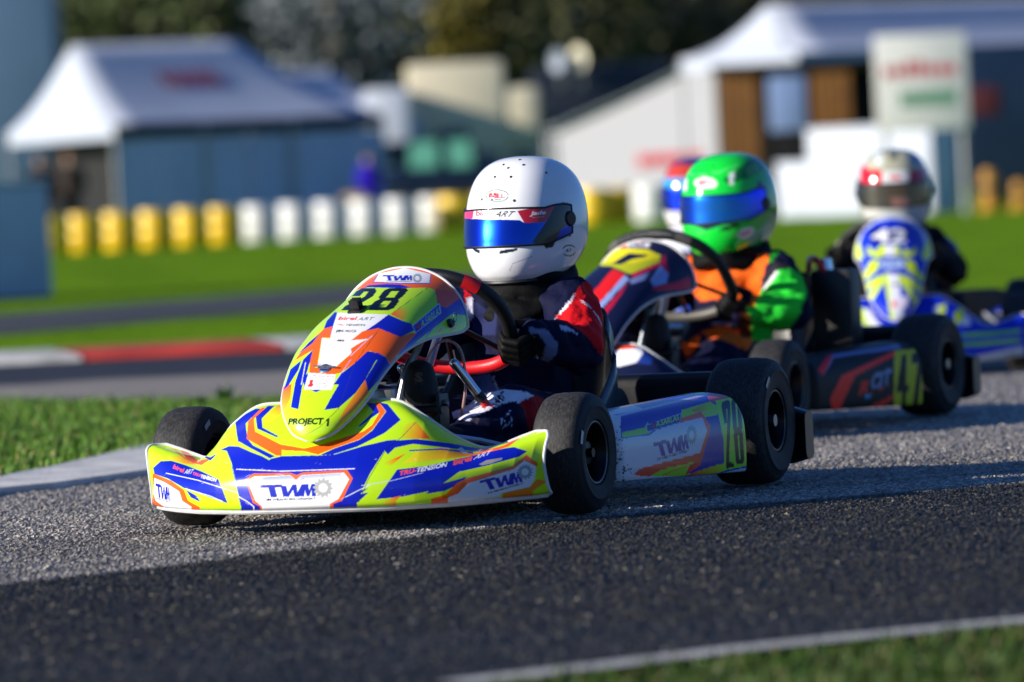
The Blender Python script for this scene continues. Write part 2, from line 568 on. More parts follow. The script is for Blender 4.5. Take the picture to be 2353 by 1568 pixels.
def asphalt_mat(name, attr):
    m = bpy.data.materials.new(name); m.use_nodes = True
    nt = m.node_tree; b = nt.nodes['Principled BSDF']
    b.inputs['Roughness'].default_value = 0.6; b.inputs['Specular IOR Level'].default_value = 0.18
    tc = nt.nodes.new('ShaderNodeTexCoord')
    n = nt.nodes.new('ShaderNodeTexNoise'); n.inputs['Scale'].default_value = 700; n.inputs['Detail'].default_value = 2
    nt.links.new(tc.outputs['Object'], n.inputs['Vector'])
    n2 = nt.nodes.new('ShaderNodeTexNoise'); n2.inputs['Scale'].default_value = 2.2; n2.inputs['Detail'].default_value = 5
    nt.links.new(tc.outputs['Object'], n2.inputs['Vector'])
    r = nt.nodes.new('ShaderNodeMapRange'); r.inputs['To Min'].default_value = 0.75; r.inputs['To Max'].default_value = 1.25
    nt.links.new(n2.outputs['Fac'], r.inputs['Value'])
    mx = nt.nodes.new('ShaderNodeMix'); mx.data_type = 'RGBA'; mx.blend_type = 'MULTIPLY'; mx.inputs['Factor'].default_value = 1
    if attr:
        a = nt.nodes.new('ShaderNodeVertexColor'); a.layer_name = 'Col'
        nt.links.new(a.outputs['Color'], mx.inputs['A'])
        bp = nt.nodes.new('ShaderNodeBump'); bp.inputs['Strength'].default_value = 0.35; bp.inputs['Distance'].default_value = 0.002
        nt.links.new(n.outputs['Fac'], bp.inputs['Height']); nt.links.new(bp.outputs['Normal'], b.inputs['Normal'])
    else:
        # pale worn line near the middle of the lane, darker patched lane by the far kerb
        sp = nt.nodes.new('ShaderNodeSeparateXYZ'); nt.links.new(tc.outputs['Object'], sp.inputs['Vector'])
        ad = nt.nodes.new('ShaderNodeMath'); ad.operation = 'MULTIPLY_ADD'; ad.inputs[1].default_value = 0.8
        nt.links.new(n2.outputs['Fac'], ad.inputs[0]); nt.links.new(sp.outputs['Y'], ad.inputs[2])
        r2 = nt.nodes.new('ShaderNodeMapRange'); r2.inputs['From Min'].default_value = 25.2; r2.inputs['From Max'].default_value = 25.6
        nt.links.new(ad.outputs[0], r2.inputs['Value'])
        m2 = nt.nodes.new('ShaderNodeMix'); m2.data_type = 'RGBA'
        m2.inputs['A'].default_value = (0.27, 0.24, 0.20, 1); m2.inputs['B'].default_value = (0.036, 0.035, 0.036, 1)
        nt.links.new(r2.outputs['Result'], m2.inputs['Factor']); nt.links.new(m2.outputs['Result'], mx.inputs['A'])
        vo = nt.nodes.new('ShaderNodeTexVoronoi'); vo.inputs['Scale'].default_value = 90
        nt.links.new(tc.outputs['Object'], vo.inputs['Vector'])
        bp = nt.nodes.new('ShaderNodeBump'); bp.inputs['Strength'].default_value = 0.6; bp.inputs['Distance'].default_value = 0.004
        nt.links.new(vo.outputs['Distance'], bp.inputs['Height']); nt.links.new(bp.outputs['Normal'], b.inputs['Normal'])
    nt.links.new(r.outputs['Result'], mx.inputs['B'])
    nt.links.new(mx.outputs['Result'], b.inputs['Base Color'])
    return m


M_asph = asphalt_mat('chipped asphalt', True)
M_asph_far = asphalt_mat('asphalt', False)
M_asph_dark = mat('dark asphalt', (0.03, 0.031, 0.036), 0.8, noise=0.25, nscale=1.5)

far_edge = [(-60, 27.2), (-8, 28.0), (-2.4, 28.2), (-1.0, 28.3), (0.5, 28.9), (2.0, 30.4), (4.5, 33.0), (9, 35), (60, 38)]
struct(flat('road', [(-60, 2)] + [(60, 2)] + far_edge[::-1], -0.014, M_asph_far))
struct(flat('road_patch', [tuple(q) for q in SEAM] + [(9, 3), (-9, 3)], -0.0105, mat('dark patched asphalt', (0.05, 0.049, 0.047), 0.75, noise=0.3, nscale=60, bump=0.8, bscale=150)))


def chip_field():
    """the stretch of track round the karts with its stone chippings raised as real relief"""
    ys = np.concatenate([np.arange(8.0, 9.6, 0.015), np.arange(9.6, 15.6, 0.0098), np.arange(15.6, 20.5, 0.020)])
    nx = 700
    hw = ys * 0.0865 + 0.20
    s = np.linspace(-1, 1, nx)
    X = hw[:, None] * s[None]
    Y = np.broadcast_to(ys[:, None], X.shape).copy()
    X = X + rng.uniform(-.0008, .0008, X.shape); Y = Y + rng.uniform(-.0015, .0015, Y.shape)
    cell = 0.0082; cy_ = 0.0125
    gi = np.floor(X / cell).astype(int); gj = np.floor(Y / cy_).astype(int)
    H = 4096
    jx = rng.random((H, 6)).astype(np.float32)
    def hsh(i, j): return ((i * 73856093) ^ (j * 19349663)) & (H - 1)
    best = np.full(X.shape, 9.0); second = np.full(X.shape, 9.0); bid = np.zeros(X.shape, int)
    for di in (-1, 0, 1):
        for dj in (-1, 0, 1):
            h = hsh(gi + di, gj + dj)
            px = (gi + di + jx[h, 0]) * cell; py = (gj + dj + jx[h, 1]) * cy_
            d = np.hypot((X - px) / cell, (Y - py) / cy_)
            m = d < best
            second = np.where(m, best, np.minimum(second, d))
            best = np.where(m, d, best); bid = np.where(m, h, bid)
    edge = np.clip((second - best) * 2.2, 0, 1)
    tiltx = (jx[bid, 4] - 0.5); tilty = (jx[bid, 5] - 0.5)
    hgt = edge ** 0.6 * (0.15 + 0.85 * jx[bid, 2])
    Z = -0.0056 + 0.0052 * hgt + 0.0014 * edge * tiltx
    Z += 0.0005 * rng.standard_normal(Z.shape)
    # colour of each stone and of the bitumen between them
    seam = np.interp(X + 0.02 * np.sin(Y * 9) + 0.012 * rng.standard_normal(X.shape), SEAM[:, 0], SEAM[:, 1])
    light = 1 / (1 + np.exp(-(Y - seam) / 0.02))
    st = jx[bid, 3]
    warm = np.stack([np.ones_like(st), 0.87 + 0.04 * st, 0.70 + 0.12 * jx[bid, 0]], -1)
    lite = (0.17 + 0.55 * st ** 1.6)[..., None] * warm
    dark = (0.018 + 0.10 * st ** 3 + 0.22 * (st > 0.988))[..., None] * np.array([1.1, 0.98, .72])
    rub = 1 - 0.25 * np.exp(-((Y - seam - 0.9) / 0.35) ** 2)
    for off, wd_, am in ((0.38, .035, .35), (0.62, .03, .25), (1.25, .05, .3), (-0.9, .06, .3)):      # rubber laid down by passing karts
        rub = rub * (1 - am * np.exp(-((Y - seam - off - 0.1 * np.sin(X * 1.3 + off)) / wd_ / 2.5) ** 2))
    c = lite * (light * rub)[..., None] + dark * (1 - light)[..., None]
    e = (0.3 + 0.7 * np.clip(edge * 1.6, 0, 1))[..., None]
    tar = np.array([0.015, 0.015, 0.016])
    c = tar * (1 - e) + c * e
    me = make_mesh('track', np.stack([X, Y, Z], -1).reshape(-1, 3), grid_faces(len(ys), nx), smooth=False)
    set_col(me, c.reshape(-1, 3).astype(np.float32))
    return struct(link('track', me, M_asph))


chip_field()

# second loop of the circuit, far left
strip = [(-14, 30), (-3.0, 36.0), (-1.33, 39.7), (-0.2, 43.5), (0.3, 48), (0.0, 52.5), (-0.7, 51), (-1.28, 48.6), (-3.6, 43.2), (-14, 37)]
struct(flat('far_track', strip, -0.022, M_asph_dark))

# --- grass island on the left with its concrete edging
island = [(-7, 7.5), (-2.2, 13.25), (-1.32, 15.45), (-1.17, 16.3), (-1.02, 17.05), (-0.7, 18.5), (-0.45, 19.6), (-0.45, 20.1), (-0.79, 20.55), (-1.83, 21.8), (-4, 24.2), (-9, 27)]
struct(flat('grass_island', island, 0.008, M_grass_near))
up = [(-60, 1128), (0, 1112), (120, 1090), (220, 1066), (340, 1034), (470, 1000), (620, 960)]
lo = [(-60, 1146), (0, 1132), (120, 1120), (220, 1106), (345, 1088), (480, 1070), (640, 1045)]
U = [gp(*p)[:2] for p in up]; L = [gp(*p)[:2] for p in lo]
V, Fc = [], []
for a, b_ in zip(U, L): V += [(a[0], a[1], 0.022), (b_[0], b_[1], 0.012), (b_[0], b_[1], -0.006)]
for i in range(len(U) - 1):
    k = i * 3
    Fc += [(k, k + 1, k + 4, k + 3), (k + 1, k + 2, k + 5, k + 4)]
struct(mobj('island_edging', V, Fc, mat('white washed concrete', 0xd2d0cc, 0.85, noise=0.25, nscale=9, bump=0.3, bscale=60), smooth=False))

# --- foreground verge at the lower right with its white edging
fu = [(1000, 1586), (1300, 1550), (1700, 1501), (2060, 1464), (2400, 1431), (3300, 1345)]
fl = [(1080, 1594), (1360, 1562), (1740, 1515), (2080, 1480), (2400, 1449), (3300, 1363)]
U = [gp(*p)[:2] for p in fu]; L = [gp(*p)[:2] for p in fl]
V, Fc = [], []
for a, b_ in zip(U, L): V += [(a[0], a[1], -0.006), (a[0], a[1], 0.012), (b_[0], b_[1], 0.014)]
for i in range(len(U) - 1):
    k = i * 3
    Fc += [(k, k + 1, k + 4, k + 3), (k + 1, k + 2, k + 5, k + 4)]
struct(mobj('verge_edging', V, Fc, M_concrete, smooth=False))
verge = [tuple(p) for p in L] + [(3.5, 9.6), (3.5, 5.0), (-0.4, 5.0)]
struct(flat('grass_verge', verge, 0.006, grass_mat('verge darkened for shade', (0.012, 0.03, 0.004), (0.03, 0.06, 0.008), (0.05, 0.07, 0.02), 2.0)))  # verge greens darkened to stand in for shade lying on it

# --- red and white kerb across the way, grass bank behind it
kb = empty('kerb', (0, 0, 0)); struct(kb)
edges_px = [-1500, -650, -200, 195, 655, 800, 1000]
line = lambda x: np.interp(x, [p[0] for p in far_edge], [p[1] for p in far_edge])
bx_ = [(u - CX) / CAM_F * 28.4 for u in edges_px]
for k, (xa, xb) in enumerate(zip(bx_[:-1], bx_[1:])):
    xs = np.linspace(xa + 0.006, xb - 0.006, 10)
    V = []
    for x in xs:
        y = line(x)
        V += [(x, y, -0.01), (x, y + 0.02, 0.012), (x - 0.1, y + 0.35, 0.030), (x - 0.2, y + 0.75, 0.038), (x - 0.2, y + 0.8, -0.02)]
    mobj('kerb_section', V, grid_faces(len(xs), 5), M_kerb_r if k in (1, 3, 5) else M_kerb_w, kb)
xs = np.linspace(-9, 4, 30)
V = []
for x in xs:
    y = line(x)
    V += [(x - 0.2, y + 0.77, 0.028), (x - 0.2, y + 3.0, 0.03), (x, y + 6.5, -0.03)]
struct(mobj('grass_bank', V, grid_faces(len(xs), 3), M_grass))


# --- grass blades
def inside(P, poly):
    poly = np.array(poly)[:, :2]; r = np.zeros(len(P), bool); n = len(poly)
    for i in range(n):
        ax, ay = poly[i]; bx, by = poly[(i + 1) % n]
        if ay == by: continue
        r ^= ((ay > P[:, 1]) != (by > P[:, 1])) & (P[:, 0] < (bx - ax) * (P[:, 1] - ay) / (by - ay) + ax)
    return r


def blades(name, poly, lo, hi, n, hmin, hmax, z, label, wd=0.003, dry=0.12, dim=1.0):
    P = rng.uniform(lo, hi, (n, 2)); P = P[inside(P, poly)]
    n = len(P)
    clump = np.array([mnoise.noise(Vector((p[0] * 5, p[1] * 5, 0))) for p in P])
    h = (hmin + (hmax - hmin) * rng.random(n) ** 1.6) * (1 + 0.5 * clump)
    a = rng.uniform(0, 2 * math.pi, n)
    d = np.stack([np.cos(a), np.sin(a)], -1); q = np.stack([-np.sin(a), np.cos(a)], -1)
    lean = h * rng.uniform(0.15, 0.9, n)
    b3 = np.c_[P, np.full(n, z)]
    wv = np.c_[q * wd, np.zeros(n)]
    mid = b3 + np.c_[d * (lean * 0.35)[:, None], h * 0.6]
    tip = b3 + np.c_[d * lean[:, None], h * (1 - 0.3 * (lean / h))]
    V = np.stack([b3 - wv, b3 + wv, mid + wv * 0.8, mid - wv * 0.8, tip], 1)
    k = np.arange(n)[:, None] * 5
    Fq = (k + np.array([[0, 1, 2, 3]])); Ft = k + np.array([[3, 2, 4]])
    me = bpy.data.meshes.new(name)
    me.from_pydata(V.reshape(-1, 3).tolist(), [], Fq.tolist() + Ft.tolist()); me.update()
    g = rng.random(n)
    c = np.stack([0.06 + 0.08 * g, 0.15 + 0.14 * g, 0.012 + 0.015 * g], -1)
    dr = rng.random(n) < dry
    c[dr] = np.stack([0.22 + 0.1 * g[dr], 0.2 + 0.08 * g[dr], 0.06 + 0.02 * g[dr]], -1)
    set_col(me, np.repeat(c * dim, 5, 0).astype(np.float32))
    o = link(name, me, M_blade)
    return tag(o, label, 'grass', kind='stuff')


blades('grass', island, (-2.3, 13.2), (-0.4, 22.0), 80000, 0.015, 0.05, 0.006, 'rough green grass blades on the island beside the track', 0.0024)
blades('grass', verge, (-0.1, 7.6), (1.5, 9.6), 26000, 0.010, 0.03, 0.004, 'rough green grass blades on the verge in the lower right corner', 0.002, 0.2, 0.42)  # last factor darkens these blades for the same shade


def weed(px, h, n, label):
    base = gp(*px); t = empty('weed_plant', (base[0], base[1], 0.008)); tag(t, label, 'weed')
    mb = MB()
    for k in range(n):
        a = random.uniform(0, 6.28); l = h * random.uniform(0.6, 1.1); sp = random.uniform(0.2, 0.75)
        d = np.array([math.cos(a), math.sin(a), 0]); q = np.array([-d[1], d[0], 0]) * 0.016
        p = [d * l * sp * t_ + np.array([0, 0, l * (t_ - 0.35 * t_ * t_)]) for t_ in (0, .35, .7, 1)]
        V = [p[0] - q * .2, p[0] + q * .2, p[1] - q, p[1] + q, p[2] - q * .8, p[2] + q * .8, p[3]]
        mb.add(V, [(0, 1, 3, 2), (2, 3, 5, 4), (4, 5, 6)])
    mb.build('leaves', mat('dock leaf', (0.03, 0.10, 0.015), 0.5), t, smooth=False)
    s = MB(); s.tube([(0, 0, -0.004), (0.004, 0, h * .5), (0.01, 0.004, h * .9)], [0.006, 0.004, 0.002], 6); s.build('stem', mat('dock stem', (0.06, 0.08, 0.02), 0.6), t)


weed((520, 935), 0.10, 14, 'broad leafy dark green weed standing on the grass island behind the front tyre')
weed((455, 945), 0.06, 9, 'low pale green weed on the grass island, left of the taller weed')

# ================================================================== KARTS
_sh = {}


def shared(key, fn):
    if key not in _sh: _sh[key] = fn()
    return _sh[key]


def lathe_mesh(name, prof, n=56, closed=False):
    mb = MB(); mb.lathe(prof, n, closed=closed)
    me = make_mesh(name, mb.V, mb.F)
    try: me.set_sharp_from_angle(angle=math.radians(45))
    except Exception: pass
    return me


def tyre_mesh(r, wd, rr):
    def f():
        h = wd / 2
        prof = [(rr, -h * 0.80), (rr + 0.004, -h * 0.93), (rr + 0.35 * (r - rr), -h * 1.0), (r - 0.034, -h * 0.995), (r - 0.0325, -h * 1.012), (r - 0.030, -h * 1.012), (r - 0.0285, -h * 0.985), (r - 0.016, -h * 0.93),
                (r - 0.007, -h * 0.82), (r - 0.002, -h * 0.62), (r, -h * 0.3), (r, 0)]
        prof = prof + [(a, -b) for a, b in prof[-2::-1]] + [(rr - 0.003, h * 0.7), (rr - 0.003, -h * 0.7)]
        return lathe_mesh('tyre', prof, 64, True)
    return shared(('ty', r, wd), f)


def rim_mesh(rr, wd):
    def f():
        h = wd / 2
        return lathe_mesh('rim', [(rr + 0.003, h * 0.80), (rr + 0.002, h * 0.86), (rr - 0.004, h * 0.86), (rr - 0.006, h * 0.78), (rr - 0.012, h * 0.6), (rr - 0.016, h * 0.2),
                                  (0.04, h * 0.1), (0.034, h * 0.05), (0.034, -h * 0.05), (rr - 0.016, -h * 0.1), (rr - 0.012, -h * 0.6), (rr - 0.006, -h * 0.86), (rr + 0.003, -h * 0.8)], 48)
    return shared(('ri', rr, wd), f)


def rim_ring(rr, wd):
    def f():
        h = wd / 2
        return lathe_mesh('rim_lip', [(rr - 0.0045, h * 0.862), (rr - 0.003, h * 0.885), (rr, h * 0.885), (rr + 0.0015, h * 0.862)], 56, True)
    return shared(('rl', rr, wd), f)


def hub_mesh():
    def f():
        mb = MB()
        mb.lathe([(0.0005, 0.034), (0.010, 0.034), (0.010, 0.024), (0.024, 0.022), (0.026, 0.0), (0.034, -0.004), (0.034, -0.014), (0.0005, -0.014)], 20)
        for k in range(3):
            a = 2 * math.pi * k / 3
            mb.lathe([(0.0004, 0.012), (0.006, 0.012), (0.006, -0.002)], 6, Matrix.Translation((0.028 * math.cos(a), 0, 0.028 * math.sin(a))))
        me = make_mesh('hub', mb.V, mb.F, False)
        return me
    return shared('hub', f)


def sticker_mesh(r):
    def f():
        # small white tag curved along the sidewall
        V = []
        for a in np.linspace(-0.14, 0.14, 7):
            for q in (r - 0.010, r + 0.002): V.append((q * math.sin(a), 0, q * math.cos(a)))
        return make_mesh('tyre_tag', V, grid_faces(7, 2))
    return shared(('st', r), f)


def wheel(parent, pos, r, wd, rr, steer=0.0, side=1, tag_angle=0.0, detail=True):
    t = link('tyre', tyre_mesh(r, wd, rr), M_rubber, parent)
    t.location = pos; t.rotation_euler = (0, 0, steer if side > 0 else steer + math.pi)
    rm = link('rim', rim_mesh(rr, wd), M_rim, t)
    link('rim_lip', rim_ring(rr, wd), M_rimedge, t)
    if detail:
        h = link('hub', hub_mesh(), M_rim, t); h.location = (0, wd * 0.08, 0)
        if side < 0:
            s = link('tyre_tag', sticker_mesh(r * 0.83), mat('silver tag', 0xb8c4cc, 0.3), t)
            s.location = (0, -wd / 2 * 0.992 - 0.0012, 0); s.rotation_euler = (0, -tag_angle, 0)
        if side > 0:
            s = link('tyre_tag', sticker_mesh(r * 0.83), mat('silver tag', 0xb8c4cc, 0.3), t)
            s.location = (0, wd / 2 * 0.992 + 0.0012, 0); s.rotation_euler = (0, tag_angle, 0)
    return t


def interp_stations(st, n):
    """st: list of equal-length vectors; smooth interpolation to n rows"""
    return spline(st, n)


def spoiler_surface(nu, nv):
    """nose cone: stations along the half width, each an (x,z) profile from lip to rear edge"""
    ys = [0, .10, .16, .22, .27, .313, .36, .40, .43, .450]
    prof = [
        [(.415, .036), (.43, .050), (.428, .10), (.418, .135), (.385, .175), (.345, .22), (.315, .25), (.285, .262)],
        [(.410, .036), (.425, .050), (.424, .10), (.412, .135), (.378, .175), (.343, .222), (.318, .255), (.287, .265)],
        [(.397, .036), (.411, .050), (.411, .10), (.398, .132), (.367, .17), (.338, .215), (.316, .25), (.288, .260)],
        [(.376, .037), (.390, .050), (.391, .095), (.378, .125), (.352, .155), (.330, .188), (.312, .214), (.285, .222)],
        [(.348, .037), (.362, .050), (.364, .092), (.353, .118), (.328, .142), (.303, .163), (.278, .174), (.250, .178)],
        [(.318, .038), (.332, .050), (.335, .090), (.327, .115), (.303, .134), (.272, .147), (.242, .152), (.212, .155)],
        [(.282, .039), (.296, .051), (.301, .090), (.296, .116), (.278, .137), (.255, .153), (.228, .162), (.190, .160)],
        [(.244, .040), (.258, .052), (.265, .090), (.264, .118), (.253, .142), (.236, .160), (.216, .171), (.186, .170)],
        [(.212, .041), (.226, .053), (.235, .090), (.238, .120), (.232, .146), (.221, .166), (.207, .178), (.184, .178)],
        [(.190, .043), (.203, .055), (.213, .090), (.219, .120), (.217, .148), (.210, .170), (.199, .183), (.182, .184)]]
    A = np.array([[(p[0], p[1] + max(0, .012 * (1 - (p[1] - .036) / .10))) for p in pr] for pr in prof])       # station x k x 2
    # refine along the profile, then along the span
    B = np.stack([spline(a, nv) for a in A])                        # ns x nv x 2
    half = nu // 2 + 1
    yy = np.linspace(0, ys[-1], half)
    # smooth interpolation in y (Catmull-Rom over uneven stations through index)
    idx = np.interp(yy, ys, np.arange(len(ys)))
    Q = np.concatenate([B[1:2] * 1.0, B, 2 * B[-1:] - B[-2:-1]])
    i = np.minimum(idx.astype(int), len(ys) - 2); f = (idx - i)[:, None, None]
    a, b, c, d = Q[i], Q[i + 1], Q[i + 2], Q[i + 3]
    Hh = 0.5 * (2 * b + (c - a) * f + (2 * a - 5 * b + 4 * c - d) * f ** 2 + (3 * b - a - 3 * c + d) * f ** 3)
    R = np.zeros((half, nv, 3)); R[..., 0] = Hh[..., 0]; R[..., 2] = Hh[..., 1]; R[..., 1] = yy[:, None]
    # rounded upper corner and slight waist at the tips
    t = np.linspace(0, 1, nv)
    ym = .450 - .034 * (1 - np.sqrt(np.clip(1 - (np.clip(t - .72, 0, 1) / .28) ** 2, 0, 1))) - .008 * np.sin(math.pi * np.clip(t / .72, 0, 1)) - .010 * (1 - np.sqrt(np.clip(1 - (np.clip(.14 - t, 0, 1) / .14) ** 2, 0, 1)))
    k = np.clip((yy - .28) / .17, 0, 1)[:, None]; k = k * k * (3 - 2 * k)
    R[..., 1] = R[..., 1] - k * (.450 - ym)[None]
    Lf = R[:0:-1] * np.array([1, -1, 1])
    return np.concatenate([Lf, R])                                  # span x profile x 3


FAIR = [  # centre x,z ; side x,z ; y0 ; half width
    ((.404, .188), (.400, .190), .004, .010), ((.405, .205), (.388, .203), .004, .043), ((.398, .230), (.366, .224), .004, .066),
    ((.374, .260), (.340, .250), .005, .086), ((.345, .290), (.312, .277), .006, .099), ((.302, .335), (.268, .315), .009, .108),
    ((.235, .385), (.200, .353), .012, .119), ((.165, .423), (.135, .372), .015, .127), ((.103, .450), (.085, .381), .017, .134),
    ((.03, .476), (.02, .385), .020, .140), ((-.03, .496), (-.025, .387), .022, .145), ((-.08, .514), (-.068, .390), .022, .148), ((-.118, .530), (-.100, .398), .022, .148)]


def fairing_surface(nu, nv, FA=FAIR, kw=1.0):
    st = np.array([[c[0], c[1], s_[0], s_[1], y0, hw] for c, s_, y0, hw in FA])
    Rr = spline(st, nu)
    th = np.linspace(-math.pi / 2, math.pi / 2, nv)
    k = (1 - np.cos(th))[None]
    X = Rr[:, 0:1] + (Rr[:, 2:3] - Rr[:, 0:1]) * k
    Z = Rr[:, 1:2] + (Rr[:, 3:4] - Rr[:, 1:2]) * k
    Y = Rr[:, 4:5] + Rr[:, 5:6] * kw * np.sin(th)[None]
    # faint moulded ridge lines along the panel
    return np.stack([X, Y, Z], -1)


def pod_surface(nu, nv, side):
    """side pod: rows front to rear, section from lower lip round the outside to the inner top"""
    xs = np.linspace(0, 1, nu)
    X0 = -.158 + (-.735 + .158) * xs
    yo = .470 + (.580 - .470) * xs ** 0.95
    zb = .056 + (.040 - .056) * xs; zt = .192 + (.212 - .192) * xs
    # rounded ends
    end = np.clip(np.minimum(xs, 1 - xs) / 0.05, 0, 1); rnd = np.sqrt(1 - (1 - end) ** 2)
    sec = np.array([(-.075, .000), (-.030, .000), (-.010, .006), (-.002, .05), (0, .35), (-.002, .62), (-.010, .80), (-.024, .93), (-.045, 1.0), (-.085, 1.04), (-.12, 1.04)])
    T = spline(np.c_[sec, np.zeros(len(sec))], nv)[:, :2]
    P = np.zeros((nu, nv, 3))
    for i in range(nu):
        h = (zt[i] - zb[i])
        zm = (zt[i] + zb[i]) / 2
        P[i, :, 0] = X0[i]
        P[i, :, 1] = (yo[i] + T[:, 0]) - (1 - rnd[i]) * 0.035
        P[i, :, 2] = zm + (T[:, 1] - 0.5) * h * (0.90 + 0.10 * rnd[i])
    # the print panel is pressed in a little and a crease runs along the top
    P[..., 1] *= side
    return P


def surf_mesh(name, P, wrap=False):
    ny, nx = P.shape[:2]
    return make_mesh(name, P.reshape(-1, 3), grid_faces(ny, nx))


def steering_pts(n=72):
    """closed loop in wheel plane: rounded top, flat bottom"""
    a = np.linspace(0, 2 * math.pi, n, endpoint=False)
    x = np.sin(a); z = np.cos(a)
    r = np.ones(n)
    X = 0.150 * np.sign(x) * np.abs(x) ** 0.9
    Z = np.where(z > 0, 0.150 * np.abs(z) ** 0.95, -0.142 * np.abs(z) ** 0.55)
    return X, Z


def build_kart(name, label, loc, yaw, canv, res=1.0, steer=0.05, accent=0xe01822, frame_m=None, near=True, number_side=True, nose_cap=None,
               grip_top=0x101012, grip_low=None, wheel_rot=0.12, wheel_c=(-.395, .0, .402), wheel_k=1.0, fair_w=1.0, group=None, seatm=None, extras=True):
    """canv: dict of Canvas for 'spoiler','fairing','pod' (print, and *_base without lettering)"""
    rz = math.atan2(-math.cos(yaw), -math.sin(yaw))
    K = empty(name, (loc[0], loc[1], 0), rz)
    tag(K, label, 'kart', group)
    frame_m = frame_m or M_frame
    pm = M_paint if near else M_paint_far
    # nose
    nu = int(640 * res) | 1; nv = int(250 * res)
    P = spoiler_surface(nu, nv)
    me = surf_mesh('nose_spoiler', P)
    flip = mesh_normals(me)[(len(P) // 2) * nv + nv // 4][0] < 0
    if flip: me.flip_normals()
    paint(me, K, canv['spoiler'], canv.get('spoiler_base'))
    sp = link('nose_spoiler', me, pm, K)
    mb = MB()
    st = max(1, nu // 90)
    rim = np.concatenate([P[::st, 0], P[-1, ::max(1, nv // 70)], P[::-st, -1], P[0, ::-max(1, nv // 70)]])
    mb.tube(rim, 0.0034, 8, closed=True)
    mb.build('edge_trim', M_white, sp)
    lip = P[::st, 0] + np.array([-.006, 0, .000])
    mb = MB(); mb.tube(lip, [0.007] * len(lip), 8); mb.build('lower_lip', M_white, sp)
    # inner back of the nose: dark hollow
    mb = MB()
    mb.tube([(.24, -.30, .10), (.33, -.24, .10), (.35, 0, .10), (.33, .24, .10), (.24, .30, .10)], 0.01, 8)
    mb.tube([(.05, -.17, .06), (.33, -.16, .06)], 0.01, 8); mb.tube([(.05, .17, .06), (.33, .16, .06)], 0.01, 8)
    mb.build('front_bumper_bar', frame_m, K)
    # front fairing
    nu = int(380 * res); nv = int(230 * res)
    Pf = fairing_surface(nu, nv, kw=fair_w)
    me = surf_mesh('front_fairing', Pf)
    if mesh_normals(me)[(nu // 2) * nv + nv // 2][2] < 0: me.flip_normals()
    paint(me, K, canv['fairing'], canv.get('fairing_base'))
    fa = link('front_fairing', me, pm, K)
    rim = np.concatenate([Pf[::max(1, nu // 60), 0], Pf[-1, ::max(1, nv // 40)], Pf[::-max(1, nu // 60), -1]])
    mb = MB(); mb.tube(rim, 0.0032, 8, closed=True); mb.build('edge_trim', M_white, fa)
    mb = MB(); mb.tube([(.03, -.02, .12), (.00, -.06, .30), (-.04, -.10, .40)], 0.008, 8); mb.tube([(.03, .02, .12), (.00, .06, .30), (-.04, .10, .40)], 0.008, 8)
    mb.build('fairing_bracket', M_steel, K)
    # pods
    for side in (1, -1):
        nu = int(330 * res); nv = int(150 * res)
        Pp = pod_surface(nu, nv, side)
        me = surf_mesh('side_pod', Pp)
        if mesh_normals(me)[(nu // 2) * nv + nv // 2][1] * side < 0: me.flip_normals()
        if side > 0: paint(me, K, canv['pod'], mirror=False)
        else:
            V = Pp.reshape(-1, 3) * np.array([1, -1, 1])
            set_col(me, canv['pod_base'].sample(proj(world_of(K, V))).astype(np.float32))
        pd = link('side_pod', me, pm, K)
        # closed ends
        for row, nm in ((0, 'front_end_cap'), (-1, 'rear_end_cap')):
            sec = Pp[row][::max(1, nv // 30)]
            c = sec.mean(0)
            V = np.vstack([sec, c]); n = len(sec)
            me = make_mesh(nm, V, [(i, (i + 1) % n, n) for i in range(n)])
            link(nm, me, M_white if row == 0 else M_white, pd)
        mb = MB()
        mb.tube([(-.15, side * .24, .055), (-.20, side * .40, .09), (-.45, side * .42, .10), (-.74, side * .42, .09), (-.78, side * .26, .055)], 0.009, 8)
        mb.build('nerf_bar', frame_m, K)
    # wheels
    wheel(K, (0, .486 - .055, .1275), .1275, .112, .066, steer, 1, 1.2, near)
    wheel(K, (0, -.486 + .055, .1275), .1275, .112, .066, steer, -1, 0.5, near)
    wheel(K, (-.949, .579 - .07, .1415), .1415, .142, .068, 0, 1, 0.7, near)
    wheel(K, (-.949, -.579 + .07, .1415), .1415, .142, .068, 0, -1, 0.3, near)
    # chassis
    mb = MB()
    for s_ in (1, -1):
        mb.tube([(.18, s_ * .15, .06), (.0, s_ * .20, .06), (-.2, s_ * .24, .06), (-.6, s_ * .26, .06), (-.80, s_ * .27, .075), (-1.02, s_ * .27, .11)], 0.0145, 10)
        mb.tube([(-.02, s_ * .20, .06), (0, s_ * .30, .10), (0, s_ * .37, .125)], 0.012, 8)
    mb.tube([(.17, -.15, .06), (.17, .15, .06)], 0.0145, 10)
    mb.tube([(-.22, -.24, .06), (-.22, .24, .06)], 0.013, 10)
    mb.tube([(-1.0, -.27, .11), (-1.0, .27, .11)], 0.0145, 10)
    mb.build('chassis_frame', frame_m, K)
    mb = MB(); mb.box((-.42, -.235, .034), (.19, .235, .040), 0.001); mb.build('floor_tray', M_tray, K)
    mb = MB(); mb.lathe([(0.0005, -.57), (.0135, -.57), (.0135, .57), (.0005, .57)], 16, Matrix.Translation((-.949, 0, .1415))); mb.build('rear_axle', M_steel, K)
    mb = MB(); mb.lathe([(.03, -.003), (.085, -.003), (.085, .003), (.03, .003)], 36, Matrix.Translation((-.949, .20, .1415)), True); mb.build('brake_disc', M_steel, K)
    mb = MB(); mb.lathe([(.03, -.004), (.10, -.004), (.10, .004), (.03, .004)], 36, Matrix.Translation((-.949, -.22, .1415)), True); mb.build('sprocket', M_frame, K)
    # rear bumper
    mb = MB()
